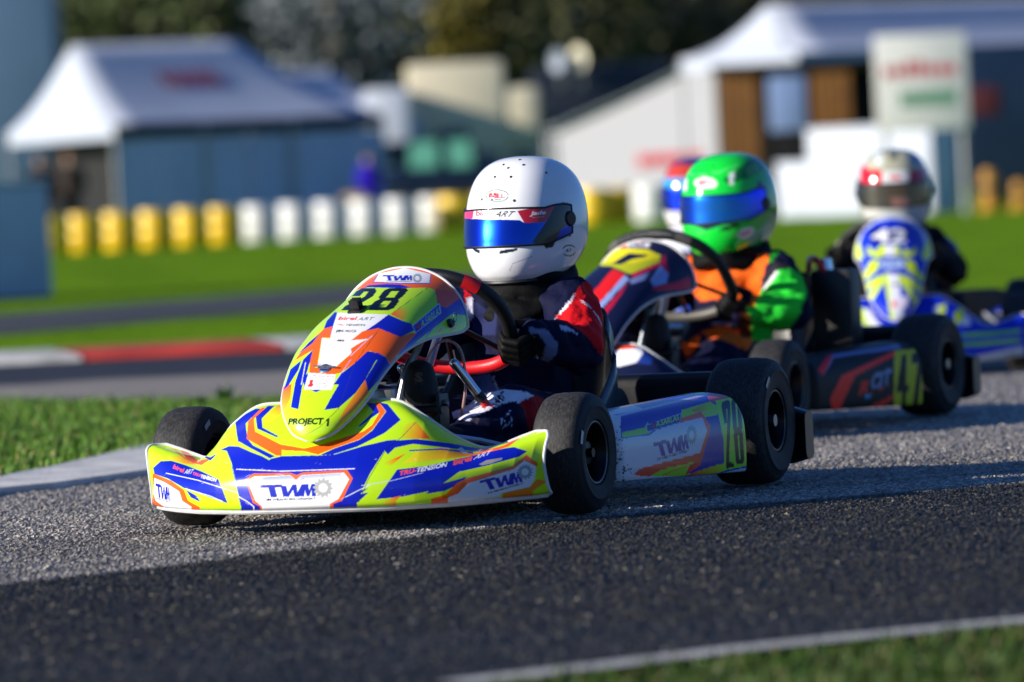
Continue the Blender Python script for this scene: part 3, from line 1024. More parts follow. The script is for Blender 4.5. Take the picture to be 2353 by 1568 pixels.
    path = spline([(-1.10, -.60, .10), (-1.115, -.55, .10), (-1.13, -.40, .12), (-1.14, -.2, .15), (-1.14, .2, .15), (-1.13, .40, .12), (-1.115, .55, .10), (-1.10, .60, .10)], 40)
    V = []
    for i, p in enumerate(path):
        k = min(1, abs(p[1]) / .60)
        hh = .098 - .045 * max(0, (k - .72) / .28) if k > .72 else .098
        zc = .152 - .052 * max(0, min(1, (k - .70) / .22))
        for a in np.linspace(0, 2 * math.pi, 18, endpoint=False):
            ca, sa = math.cos(a), math.sin(a)
            V.append((p[0] + .030 * np.sign(ca) * abs(ca) ** .5, p[1], zc + hh * np.sign(sa) * abs(sa) ** .35))
    Fq = [list(f) for f in grid_faces(40, 18, True)]; Fq.append(list(range(18))); Fq.append([39 * 18 + k for k in range(18)])
    mb.add(V, Fq); mb.build('rear_bumper', M_bumper, K)
    # seat
    rows = []
    for x, z, hw, up_ in [(-.40, .085, .13, .03), (-.50, .055, .155, .06), (-.62, .045, .17, .11), (-.74, .06, .175, .17), (-.83, .11, .175, .20), (-.89, .20, .17, .16), (-.92, .30, .16, .10), (-.935, .37, .135, .04), (-.94, .395, .11, .0)]:
        r = []
        for a in np.linspace(-1, 1, 25):
            r.append((x + (0.10 if z > .15 else 0.0) * abs(a) ** 3, .05 + hw * np.sign(a) * min(1, abs(a) * 1.25) * (1 + .08 * abs(a)), z + up_ * max(0, abs(a) - .55) ** 1.3 / .45 ** 1.3))
        rows.append(r)
    Ps = np.array(rows)
    Ps = spline(Ps.reshape(len(rows), -1), 40).reshape(40, 25, 3)
    so = link('seat', surf_mesh('seat', Ps), seatm or M_seat, K)
    md = so.modifiers.new('thickness', 'SOLIDIFY'); md.thickness = 0.006
    for p in ((-.60, .238, .13), (-.60, -.138, .13)):
        mb = MB(); mb.lathe([(.0005, .02), (.012, .02), (.012, -.02), (.0005, -.02)], 12, Matrix.Translation(p)); mb.build('seat_bolt', M_redframe, so)
    # steering
    tilt = math.radians(44)
    X, Z = steering_pts()
    nX = np.array([0, 1, 0]); nZ = np.array([math.sin(tilt), 0, math.cos(tilt)])
    c0 = np.array(wheel_c)
    X = X * wheel_k; Z = Z * wheel_k
    cr, sr = math.cos(wheel_rot), math.sin(wheel_rot)
    loop = np.array([c0 + nX * (x * cr + z * sr) + nZ * (-x * sr + z * cr) for x, z in zip(X, Z)])
    n = len(loop)
    sw = empty('steering_wheel'); sw.parent = K
    top = list(range(-19, 20)); low = list(range(25, 48))
    def seg(nm, ids, m, r):
        mb = MB(); mb.tube([loop[i % n] for i in ids], r, 12); return mb.build(nm, m, sw)
    gl = grip_low or M_redgrip; gt = M_blackgrip
    seg('rim_grip', range(-24, -8), gt, .0155); seg('rim_grip', range(8, 24), gt, .0155)
    seg('rim_top', range(-6, 7), mat('carbon weave grip', 0x1b1b1e, 0.35, bump=0.3, bscale=900), .0148)
    seg('rim_band', range(-9, -5), gl, .0158); seg('rim_band', range(5, 9), gl, .0158)
    seg('rim_lower', range(23, 50), gl, .0152)
    mb = MB()
    for i in (23, 36, 49): mb.tube([c0 - 0.01 * np.cross(nX, nZ), loop[i % n]], .006, 8)
    mb.lathe([(.0005, .02), (.035, .02), (.035, -.02), (.0005, -.02)], 20, Matrix.Translation(Vector(c0)) @ Matrix.Rotation(-(math.pi / 2 - tilt) , 4, 'Y').inverted() @ Matrix.Rotation(math.pi / 2, 4, 'Z'))
    mb.build('hub_spokes', M_black, sw)
    mb = MB(); mb.tube([c0, (-.20, .0, .22), (.10, 0, .055)], .010, 10); mb.build('steering_column', M_steel, K)
    mb = MB(); mb.tube([(.04, -.40, .10), (.06, -.05, .075)], .006, 8); mb.tube([(.04, .40, .10), (.06, .05, .075)], .006, 8); mb.build('tie_rod', M_steel, K)
    # pedals
    for s_, px in ((1, .12), (-1, -.10)):
        mb = MB()
        mb.tube([(.05, px + s_ * .04, .05), (.055, px + s_ * .045, .14), (.075, px + s_ * .04, .22)], .007, 8)
        mb.box((.03, px + s_ * .040, .17), (.085, px + s_ * .048, .265), .003)
        mb.build('pedal', M_black, K)
        mb = MB(); mb.tube([(.075, px + s_ * .05, .232), (.078, px - s_ * .045, .232)], .0095, 12); mb.build('pedal_bar', M_black, K)
        mb = MB(); mb.lathe([(.0005, .006), (.007, .006), (.007, -.003)], 12, Matrix.Translation((.06, px + s_ * .052, .245))); mb.build('pedal_bolt', M_chrome, K)
    # tank and engine
    mb = MB(); mb.box((-.30, -.10, .05), (-.08, .10, .18), .02); mb.build('fuel_tank', mat('milky tank', 0xc8c4b8, 0.4), K)
    eng = empty('engine'); eng.parent = K
    mb = MB(); mb.box((-.78, -.36, .09), (-.60, -.22, .20), .012); mb.build('crankcase', M_steel, eng)
    mb = MB()
    for k in range(8): mb.box((-.765, -.35, .20 + k * .013), (-.615, -.225, .206 + k * .013), .001)
    mb.build('cooling_fins', M_tray, eng)
    mb = MB(); mb.tube([(-.60, -.29, .25), (-.45, -.31, .27), (-.40, -.31, .28)], .03, 12); mb.build('airbox', M_black, eng)
    mb = MB(); mb.tube(spline([(-.77, -.28, .2), (-.9, -.3, .26), (-1.05, -.25, .27), (-1.08, -.05, .26)], 16), .028, 12); mb.build('exhaust', M_steel, eng)
    return K

# ================================================================== DRIVERS
def helmet_surface(nz, na, off=0.0, z0=None, z1=None, a0=-math.pi, a1=math.pi, zfun=None):
    T = np.array([(.1400, .0, .0, .0), (.1385, .030, .032, .029), (.1320, .060, .064, .057), (.1180, .087, .094, .081), (.0950, .109, .117, .101), (.0640, .125, .132, .114),
                  (.0300, .1345, .141, .1205), (-.0100, .139, .1435, .1225), (-.0450, .143, .140, .1215), (-.0750, .145, .130, .1175), (-.1000, .140, .117, .109),
                  (-.1200, .128, .104, .099), (-.1320, .113, .094, .089)])
    if zfun is None:
        R = spline(T, nz)
        z = np.broadcast_to(R[:, 0:1], (nz, na)); Fr, Bk, Wd = (np.broadcast_to(R[:, k:k + 1], (nz, na)) for k in (1, 2, 3))
        az = np.linspace(a0, a1, na, endpoint=(a1 - a0) < 6.2)
        A = np.broadcast_to(az[None], (nz, na))
    else:
        az = np.linspace(a0, a1, na); A = np.broadcast_to(az[None], (nz, na))
        zt, zb = zfun(az)
        z = zt[None] + (zb - zt)[None] * np.linspace(0, 1, nz)[:, None]
        D = spline(T, 200); o = np.argsort(D[:, 0])
        Fr, Bk, Wd = (np.interp(z, D[o, 0], D[o, k]) for k in (1, 2, 3))
    ca, sa = np.cos(A), np.sin(A)
    ex = np.where(ca > 0, Fr, Bk) + off; ey = Wd + off
    p = 2.25
    r = (np.abs(ca / np.maximum(ex, 1e-6)) ** p + np.abs(sa / np.maximum(ey, 1e-6)) ** p) ** (-1 / p)
    back = (1 - ca) / 2
    zz = np.where(z < 0, z * (1 - 0.30 * back), z) + (off * z / 0.14)
    return np.stack([r * ca, r * sa, zz], -1)


def find_on(me, parent, z, pt):
    """place on a mesh that the photo shows at this pixel: position and normal in the thing's frame"""
    V = np.zeros(len(me.vertices) * 3, np.float32); me.vertices.foreach_get('co', V); V = V.reshape(-1, 3).astype(float)
    N = mesh_normals(me).astype(float)
    cl = (np.array(Matrix.LocRotScale(parent.location, parent.rotation_euler, None).inverted()) @ np.append(CAM_O, 1))[:3]
    ok = ((cl - V) * N).sum(1) > 0
    d = np.linalg.norm(proj(world_of(parent, V)) - zp(z, [pt])[0], axis=1) + np.where(ok, 0, 1e5)
    i = int(np.argmin(d))
    return V[i], N[i]


def disc_at(mb, p, n, r, h=0.0012, seg=14, r_in=None):
    q = Vector(n).to_track_quat('Y', 'Z').to_matrix().to_4x4()
    mb.lathe([(0.0003, h), (r * 0.8, h), (r, h * 0.3), (r, -h)], seg, Matrix.Translation(Vector(p)) @ q)


def build_helmet(P, center, yaw, pitch, roll, scale, canv_shell, back_col, canv_visor, nz=120, na=200, vents=None, vz='H', visor_up=0.0, vis_z=(.0335, -.045), fine=True):
    M = Matrix.Translation(Vector(center)) @ Matrix.Rotation(yaw, 4, 'Z') @ Matrix.Rotation(pitch, 4, 'Y') @ Matrix.Rotation(roll, 4, 'X') @ Matrix.Scale(scale, 4)
    Mn = np.array(M)
    tf = lambda A: A @ Mn[:3, :3].T + Mn[:3, 3]
    Sf = helmet_surface(nz, na)
    inner = Sf[-1:] * np.array([.90, .90, 1.0]) + np.array([0, 0, .004])
    Sf2 = np.concatenate([Sf, inner])
    V = tf(Sf2.reshape(-1, 3))
    me = make_mesh('helmet', V, grid_faces(nz + 1, na, True))
    me.flip_normals() if mesh_normals(me)[(nz // 2) * na + na // 2][0:3] @ (V[(nz // 2) * na + na // 2] - np.array(center)) < 0 else None
    paint(me, P, canv_shell, base=back_col, mirror=False)
    H = link('helmet', me, M_shell, P)
    # lower rubber edge
    mb = MB(); mb.tube(tf(Sf[-1][::max(1, na // 60)] * np.array([.985, .985, 1]) + np.array([0, 0, -.002])), 0.0055 * scale, 8, closed=True); mb.build('rubber_edge', M_black, H)
    # visor
    def zf(az):
        k = np.clip((np.abs(az) - 0.85) / 0.65, 0, 1)
        return vis_z[0] + .012 * k * (1 - k) * 2 + .004 * k, vis_z[1] + .026 * k + visor_up
    Pv = helmet_surface(96 if fine else 26, 280 if fine else 60, 0.0038, a0=-1.42, a1=1.42, zfun=zf)
    Vv = tf(Pv.reshape(-1, 3))
    mv = make_mesh('visor', Vv, grid_faces(*Pv.shape[:2]))
    k = Pv.shape[0] // 2 * Pv.shape[1] + Pv.shape[1] // 2
    if mesh_normals(mv)[k] @ (Vv[k] - np.array(center)) < 0: mv.flip_normals()
    paint(mv, P, canv_visor, base=0x101830, mirror=False)
    vo = link('visor', mv, M_visor, H)
    Pe = tf(np.concatenate([Pv[0], Pv[1:, -1], Pv[-1, ::-1], Pv[::-1, 0]]))
    mb = MB(); mb.tube(Pe[::3], 0.0022, 6, closed=True); mb.build('visor_seal', M_black, vo)
    for s_ in (1, -1):
        pv = tf(helmet_surface(3, 3, 0.004, a0=s_ * 1.36 - .01, a1=s_ * 1.36 + .01, zfun=lambda a: (np.full(3, .02), np.full(3, -.02))))[1, 1]
        nrm = np.array(pv) - np.array(center); nrm[2] = 0; nrm /= np.linalg.norm(nrm)
        mb = MB(); disc_at(mb, pv, nrm, 0.017 * scale, 0.005); mb.build('visor_pivot', M_black, vo)
    if vents:
        for pt in vents:
            p, n = find_on(me, P, vz, pt)
            mb = MB(); disc_at(mb, p, n, 0.0032, 0.0012); mb.build('vent_hole', M_black, H)
    return H


def hand_mesh(g, t, o, n, wrist, elbow, voxel=0.0032, k=1.0):
    g, t, o, n, wrist = (np.array(v, float) for v in (g, t, o, n, wrist))
    caps = []
    pal = []
    for i, (f, ln) in enumerate(((-1.5, .92), (-.5, 1.0), (.5, .97), (1.5, .82))):
        b = t * f * .0195 * k
        p0 = g + b + o * .040 * k + n * .004; p1 = g + b * 1.02 + o * .021 * k - n * .026 * k
        p2 = g + b + (-o * .012 - n * .027) * k * ln; p3 = g + b * .96 + (-o * .026 - n * .004) * k * ln
        caps += [(p0, .0105 * k, p1, .0098 * k), (p1, .0098 * k, p2, .0090 * k), (p2, .0090 * k, p3, .0078 * k)]
        q = g + b * 0.9 + o * .036 * k + n * .034 * k
        caps.append((p0, .0115 * k, q, .0125 * k)); pal.append(q)
    for a, b in zip(pal[:-1], pal[1:]): caps.append((a, .013 * k, b, .013 * k))
    th0 = g + t * .024 * k + o * .030 * k + n * .036 * k
    caps += [(th0, .012 * k, g + t * .034 * k + o * .004 * k + n * .027 * k, .0105 * k),
             (g + t * .034 * k + o * .004 * k + n * .027 * k, .0105 * k, g + t * .046 * k - o * .016 * k + n * .020 * k, .0085 * k)]
    w = wrist
    for q in (pal[0], pal[-1]): caps.append((q, .014 * k, w, .025 * k))
    d = np.array(elbow) - w; d /= np.linalg.norm(d)
    caps.append((w, .026 * k, w + d * .045, .036 * k))
    return blob('glove', caps, voxel, smooth=2)


def build_driver(label, kart, canv, back_col, group, head, helm, glove_col=0x0b0b0d, glove_logo=None, boot_canv=None, voxel=0.006, wheel_pts=None, suit_seed=0, fine=True, collar=None):
    P = empty('person', kart.location, kart.rotation_euler[2])
    tag(P, label, 'person', group)
    hc = np.array(head['c'])
    # ---- body: one continuous suit
    sy = .055
    dx = np.array([head.get('dx', 0), 0, 0])
    sh = head.get('shoulders', [(-.745, sy + .112, .425), (-.735, sy - .130, .425)])
    el = head.get('elbows', [(-.600, .240, .325), (-.56, -.19, .325)])
    wr = head.get('wrists', [(-.462, .185, .368), (-.475, -.165, .370)])
    kn = [(-.245, .205, .205), (-.235, -.115, .215)]
    hp = [(-.67, sy + .085, .135), (-.67, sy - .085, .135)]
    an = [(-.025, .150, .135), (-.02, -.085, .135)]
    caps = [((-.70, sy, .13), .115, dx + (-.735, sy, .24), .118), (dx + (-.735, sy, .24), .118, dx + (-.755, sy, .36), .113),
            (dx + (-.755, sy - .05, .40), .082, dx + (-.755, sy + .05, .40), .082), (hc * np.array([1, 1, 0]) + np.array([-.015, 0, hc[2] - .13]), .05, dx + (-.76, sy, .41), .07)]
    for i in (0, 1):
        caps += [(sh[i], .068, (np.array(sh[i]) + np.array(el[i])) / 2 + np.array([0, .006 * (1 - 2 * i), 0]), .065), ((np.array(sh[i]) + np.array(el[i])) / 2, .064, el[i], .056),
                 (el[i], .056, (np.array(el[i]) + np.array(wr[i])) / 2, .050), ((np.array(el[i]) + np.array(wr[i])) / 2, .050, wr[i], .037),
                 (sh[i], .068, dx + (-.755, sy, .39), .08),
                 (hp[i], .095, kn[i], .066), (kn[i], .066, (np.array(kn[i]) * .45 + np.array(an[i]) * .55), .058), ((np.array(kn[i]) * .45 + np.array(an[i]) * .55), .058, an[i], .050),
                 (hp[i], .10, (-.70, sy, .15), .11)]
    me = blob('body', caps, voxel, smooth=5, wrinkle=0.0075, wscale=15)
    paint(me, P, canv, base=back_col, mirror=False)
    B = link('body', me, M_suit, P)
    # ---- neck tube
    ncap = []
    for k, (dz, r, rr) in enumerate(((-.120, .088, .020), (-.145, .094, .018), (-.166, .104, .018), (-.186, .104, .020))[:head.get('rings', 4)]):
        c = np.array([hc[0] + .012, hc[1], hc[2] + dz])
        pts = [c + np.array([r * math.cos(a) * 1.0, r * math.sin(a) * 1.05, .012 * math.sin(a * 3 + k * 1.7) - .018 * math.cos(a)]) for a in np.linspace(0, 2 * math.pi, 40, endpoint=False)]
        ncap += [(pts[i], rr, pts[(i + 1) % 40], rr) for i in range(40)]
    link('neck_collar', blob('neck_collar', ncap, 0.006, smooth=4, wrinkle=0.002, wscale=16), collar or M_darkcloth, P)
    # ---- gloves on the wheel rim
    loop, ids = wheel_pts
    c0 = loop.mean(0)
    n = np.array([-math.cos(math.radians(44)), 0, math.sin(math.radians(44))])
    for i, k in enumerate(ids):
        g = loop[k]; t = loop[(k - 2) % len(loop)] - loop[(k + 2) % len(loop)]
        if i == 1: t = -t
        t = t / np.linalg.norm(t)
        o = g - c0; o -= t * (o @ t); o -= n * (o @ n); o /= np.linalg.norm(o)
        me = hand_mesh(g, t, o, n, np.array(wr[i]), np.array(el[i]), 0.0032 if fine else 0.005)
        if glove_logo is not None and i == 0: paint(me, P, glove_logo, base=glove_col, mirror=False)
        else: set_col(me, np.tile(srgb(glove_col).astype(np.float32), (len(me.vertices), 1)))
        link('glove', me, M_glove, P)
    # ---- boots: soles pressed on the pedals
    for i, y in ((0, .115), (1, -.10)):
        s_ = 1 if i == 0 else -1
        caps = [((an[i][0] - .005, an[i][1], an[i][2] + .015), .043, (-.012, y + s_ * .01, .100), .040), ((-.004, y + s_ * .006, .098), .036, (.030, y, .185), .036),
                ((.030, y, .185), .036, (.046, y - s_ * .002, .265), .040), ((.046, y - s_ * .002, .265), .040, (.042, y - s_ * .004, .305), .034)]
        me = blob('boot', caps, 0.004 if fine else 0.006, smooth=3)
        V = np.zeros(len(me.vertices) * 3, np.float32); me.vertices.foreach_get('co', V); V = V.reshape(-1, 3)
        # flatten the sole
        ax = np.array([.030 + .045 + (V[:, 2] - .185) * 0.28]).ravel()
        lim = ax - .018
        V[:, 0] = np.where(V[:, 0] > lim, lim + (V[:, 0] - lim) * 0.22, V[:, 0])
        me.vertices.foreach_set('co', V.ravel()); me.update()
        if boot_canv is not None and i == 0: paint(me, P, boot_canv, base=0x14110e, mirror=False)
        else: set_col(me, np.tile(srgb(0x14120f).astype(np.float32), (len(me.vertices), 1)))
        link('boot', me, M_boot, P)
    # ---- helmet
    build_helmet(P, hc, head['yaw'], head['pitch'], head.get('roll', 0), head.get('scale', 1.03), fine=fine, **helm)
    return P


def wheel_loop(wheel_rot=0.12, wheel_c=(-.395, .0, .402), wheel_k=1.0):
    tilt = math.radians(44)
    X, Z = steering_pts()
    nX = np.array([0, 1, 0]); nZ = np.array([math.sin(tilt), 0, math.cos(tilt)])
    c0 = np.array(wheel_c); X = X * wheel_k; Z = Z * wheel_k; cr, sr = math.cos(wheel_rot), math.sin(wheel_rot)
    return np.array([c0 + nX * (x * cr + z * sr) + nZ * (-x * sr + z * cr) for x, z in zip(X, Z)])

# ================================================================== THE FRONT KART: number 28
YEL, ORA, BLU, WHI, BLK, RED = 0xc2ee18, 0xff6414, 0x0c1fb4, 0xf4f4f6, 0x0a0a0c, 0xe0161e
GRN = 0x9fe012


def twm(C, z, bl, br, tl, col):
    """the TWM wordmark drawn as slanted strokes in the parallelogram"""
    P = np.array([bl, br, tl], float)
    q = lambda pts: [tuple(P[0] + u * (P[1] - P[0]) + v * (P[2] - P[0])) for u, v in pts]
    d = lambda pts: C.poly(z, q(pts), col)
    d([(-.06, 1), (.36, 1), (.35, .78), (.22, .78), (.27, 0), (.14, 0), (.09, .78), (-.07, .78)])
    d([(.33, .9), (.44, .9), (.47, .35), (.56, .96), (.64, .96), (.66, .35), (.74, .98), (.83, .98), (.70, 0), (.60, 0), (.57, .55), (.49, 0), (.38, 0)])
    d([(.70, 0), (.80, .98), (.87, .98), (.885, .42), (.93, .98), (1.0, .98), (1.02, 0), (.94, 0), (.935, .55), (.89, 0), (.84, 0), (.80, .5), (.79, 0)])


def draw_spoiler(C, text=True):
    p = lambda pts, c: C.poly('A', pts, c)
    L = lambda pts, c, wd=2: C.line('A', pts, wd, c)
    # left wing
    p([(78, 1205), (120, 1168), (180, 1165), (260, 1190), (350, 1225), (445, 1270), (470, 1330), (497, 1405), (400, 1372), (250, 1318), (160, 1265), (85, 1240)], BLU)
    p([(232, 1105), (262, 1104), (300, 1140), (330, 1165), (410, 1150), (350, 1190), (300, 1178), (262, 1150)], ORA)
    C.grad('A', [(140, 1130), (230, 1140), (300, 1178), (330, 1190), (250, 1180), (175, 1165)], YEL, 0xffa81e, (140, 1130), (260, 1180))
    C.grad('A', [(160, 1100), (205, 1095), (235, 1130), (300, 1180), (250, 1150), (200, 1115)], YEL, ORA, (160, 1100), (240, 1120))
    p([(340, 1130), (400, 1146), (445, 1120), (400, 1165)], BLU)
    p([(74, 1235), (180, 1278), (252, 1330), (275, 1390), (350, 1432), (60, 1432), (78, 1380)], ORA)
    p([(84, 1262), (140, 1285), (225, 1338), (242, 1392), (305, 1432), (140, 1432), (95, 1400), (78, 1345)], WHI)
    p([(78, 1380), (150, 1432), (60, 1432), (60, 1400)], ORA)
    p([(262, 1328), (322, 1362), (345, 1398), (290, 1372)], BLU)
    L([(150, 1235), (330, 1275), (560, 1348), (610, 1365)], WHI, 1.6); L([(260, 1322), (400, 1365), (470, 1395)], WHI, 1.6)
    C.grad('A', [(430, 1130), (455, 1112), (480, 1170), (450, 1185)], YEL, 0xffb020, (480, 1120), (435, 1190))
    # middle
    p([(455, 1105), (505, 1082), (560, 1085), (640, 1120), (735, 1155), (800, 1140), (1010, 1135), (1100, 1130), (1250, 1085), (1400, 1050), (1450, 1046), (1380, 1110),
       (1300, 1235), (1215, 1412), (575, 1434), (548, 1300), (520, 1180), (492, 1110)], BLU)
    p([(592, 905), (540, 948), (548, 1010), (556, 1058), (660, 1112), (735, 1152), (765, 1140), (640, 1078), (608, 1040), (600, 955), (685, 872), (655, 872)], BLU)
    p([(690, 866), (612, 945), (605, 1042), (770, 1136), (802, 1138), (802, 1076), (652, 1000), (646, 930), (712, 866)], ORA)
    p([(725, 856), (655, 918), (664, 985), (775, 1034), (782, 1026), (694, 978), (690, 928), (762, 856)], BLU)
    C.grad('A', [(795, 845), (730, 890), (694, 925), (700, 975), (760, 930), (800, 900)], 0xffa020, YEL, (790, 850), (720, 960))
    p([(800, 1074), (930, 1096), (1048, 1068), (1012, 1132), (930, 1112), (804, 1106)], ORA)
    p([(1005, 1131), (1045, 1068), (1262, 1000), (1310, 965), (1352, 895), (1328, 838), (1350, 836), (1388, 888), (1310, 992), (1240, 1045), (1095, 1095)], ORA)
    p([(1350, 836), (1398, 846), (1472, 935), (1380, 1010), (1230, 1085), (1090, 1130), (1020, 1132), (1095, 1097), (1240, 1047), (1312, 994), (1390, 888)], BLU)
    p([(1272, 834), (1330, 842), (1352, 893), (1300, 930), (1238, 976), (1235, 968), (1320, 890), (1292, 858)], BLU)
    C.grad('A', [(1500, 960), (1560, 945), (1640, 1042), (1470, 1040)], YEL, ORA, (1470, 960), (1620, 1020))
    L([(545, 1213), (800, 1224), (1215, 1210)], WHI, 1.6)
    L([(520, 1195), (545, 1300), (580, 1430)], 0x2a50c0, 1.4)
    L([(560, 1060), (660, 1118), (735, 1160)], YEL, 2.4)
    p([(598, 1270), (640, 1238), (850, 1233), (885, 1246), (920, 1232), (1170, 1217), (1202, 1265), (1142, 1390), (1072, 1414), (690, 1428), (640, 1402)], ORA)
    p([(612, 1285), (645, 1254), (850, 1247), (882, 1274), (915, 1246), (1152, 1232), (1182, 1270), (1122, 1380), (1060, 1416), (700, 1430), (655, 1392)], WHI)
    C.grad('A', [(640, 1262), (850, 1249), (882, 1276), (915, 1248), (1140, 1235), (1130, 1262), (880, 1285), (650, 1290)], 0x8c98dc, WHI, (880, 1246), (884, 1290))
    p([(1150, 1405), (1215, 1345), (1290, 1318), (1245, 1352), (1290, 1345), (1215, 1412)], BLU)
    L([(1160, 1370), (1235, 1332), (1300, 1300)], WHI, 1.6)
    p([(575, 1434), (560, 1375), (600, 1385), (620, 1420), (660, 1432)], BLU); L([(560, 1368), (612, 1398), (650, 1428)], WHI, 1.8)
    # right wing
    p([(1380, 1108), (1440, 1052), (1560, 1043), (1760, 1068), (1890, 1093), (2000, 1102), (2100, 1060), (1990, 1118), (1890, 1112), (1700, 1088), (1540, 1070), (1440, 1092), (1400, 1130)], BLU)
    C.grad('A', [(1560, 1112), (1700, 1090), (1890, 1122), (2050, 1080), (2180, 1010), (2080, 1085), (1950, 1128), (1750, 1152), (1480, 1182)], 0xe8e81c, 0xff6018, (1500, 1150), (1960, 1100))
    L([(1520, 1108), (1700, 1100), (1880, 1122)], BLU, 3)
    C.grad('A', [(1345, 1190), (1500, 1125), (1420, 1190)], ORA, YEL, (1440, 1130), (1380, 1190))
    p([(1452, 1215), (1620, 1195), (1900, 1132), (2060, 1095), (2110, 1088), (2185, 1112), (2140, 1142), (1960, 1192), (1800, 1228), (1660, 1330), (1480, 1368), (1335, 1382)], BLU)
    p([(1615, 1352), (1655, 1308), (1850, 1255), (1790, 1302), (1720, 1335)], BLU)
    p([(1610, 1390), (1725, 1355), (1790, 1290), (1850, 1262), (2100, 1196), (2180, 1132), (2244, 1178), (2240, 1200), (2170, 1163), (2110, 1212), (1852, 1292), (1795, 1350), (1690, 1392)], ORA)
    p([(1690, 1392), (1795, 1350), (1852, 1292), (2112, 1211), (2170, 1164), (2236, 1198), (2226, 1272), (2200, 1312), (1960, 1366), (1800, 1388)], 0xe6e8ee)
    p([(1960, 1368), (2200, 1312), (2240, 1268), (2300, 1280), (2200, 1345), (2060, 1366)], 0xff8a1c)
    C.grad('A', [(1350, 1395), (1475, 1360), (1440, 1395)], ORA, YEL, (1460, 1365), (1360, 1395))
    L([(1250, 1305), (1420, 1278), (1600, 1232)], 0xcfd8f0, 1.3)
    L([(1560, 945), (1480, 1030), (1390, 1100), (1290, 1270), (1235, 1400)], 0x0c1a50, 1.2)
    r = random.Random(3)
    for _ in range(70):     # fine scratches and rubber flecks
        x, y = r.uniform(90, 2250), r.uniform(1150, 1420); a = r.gauss(0, .35); l = r.uniform(6, 38)
        L([(x, y), (x + l * math.cos(a), y + l * math.sin(a))], r.choice((0x1a1a1c, 0xc8c8cc, 0x6a6a66, 0xe0e0e4)), r.uniform(.5, .9))
    # scuffs where the print has worn through
    p([(1912, 1185), (1955, 1162), (2045, 1148), (2040, 1160), (1985, 1180), (1930, 1192)], 0x9c9a94)
    p([(1790, 1098), (1815, 1090), (1852, 1122), (1825, 1126)], 0xcfccc8)
    if text:
        tx = lambda s, bl, br, tl, c, b=0.02, sh=0.25: C.text('A', s, bl, br, tl, c, b, sh)
        twm(C, 'A', (700, 1372), (990, 1364), (700, 1302), BLU)
        tx('TIM WILSON MOTORSPORT', (706, 1392), (992, 1384), (706, 1379), 0x10184c, 0.045, 0)
        C.gear('A', (1035, 1318), 56, 0xb0b0ac, WHI, 12)
        twm(C, 'A', (100, 1370), (172, 1392), (96, 1292), BLU); tx('TIM WILSON MOTORSPORT', (92, 1378), (168, 1402), (92, 1370), 0x10184c, 0.045, 0)
        C.gear('A', (186, 1365), 34, 0xb8bcbc, WHI, 12, 0.6)
        tx('birel', (188, 1208), (252, 1236), (192, 1182), 0xff5a5a, 0.03); tx('ART', (252, 1238), (298, 1240), (262, 1212), WHI, 0.0)
        tx('TRU-', (300, 1244), (348, 1258), (302, 1228), 0xff5a30, 0.03); tx('TENSION', (346, 1262), (434, 1286), (348, 1242), WHI, 0.03)
        twm(C, 'A', (1945, 1336), (2155, 1285), (1930, 1275), BLU); tx('TIM WILSON MOTORSPORT', (1962, 1354), (2164, 1296), (1960, 1344), 0x10184c, 0.045, 0)
        C.gear('A', (2172, 1228), 44, 0x8ea4ae, 0xe6e8ee, 13)
        tx('TRU-', (1466, 1250), (1562, 1230), (1466, 1224), 0xff5a30, 0.04); tx('TENSION', (1562, 1232), (1735, 1197), (1564, 1206), WHI, 0.03)
        tx('birel', (1766, 1192), (1880, 1162), (1764, 1158), 0xff5a46, 0.04); tx('ART', (1880, 1160), (1980, 1126), (1890, 1136), WHI, 0.0)


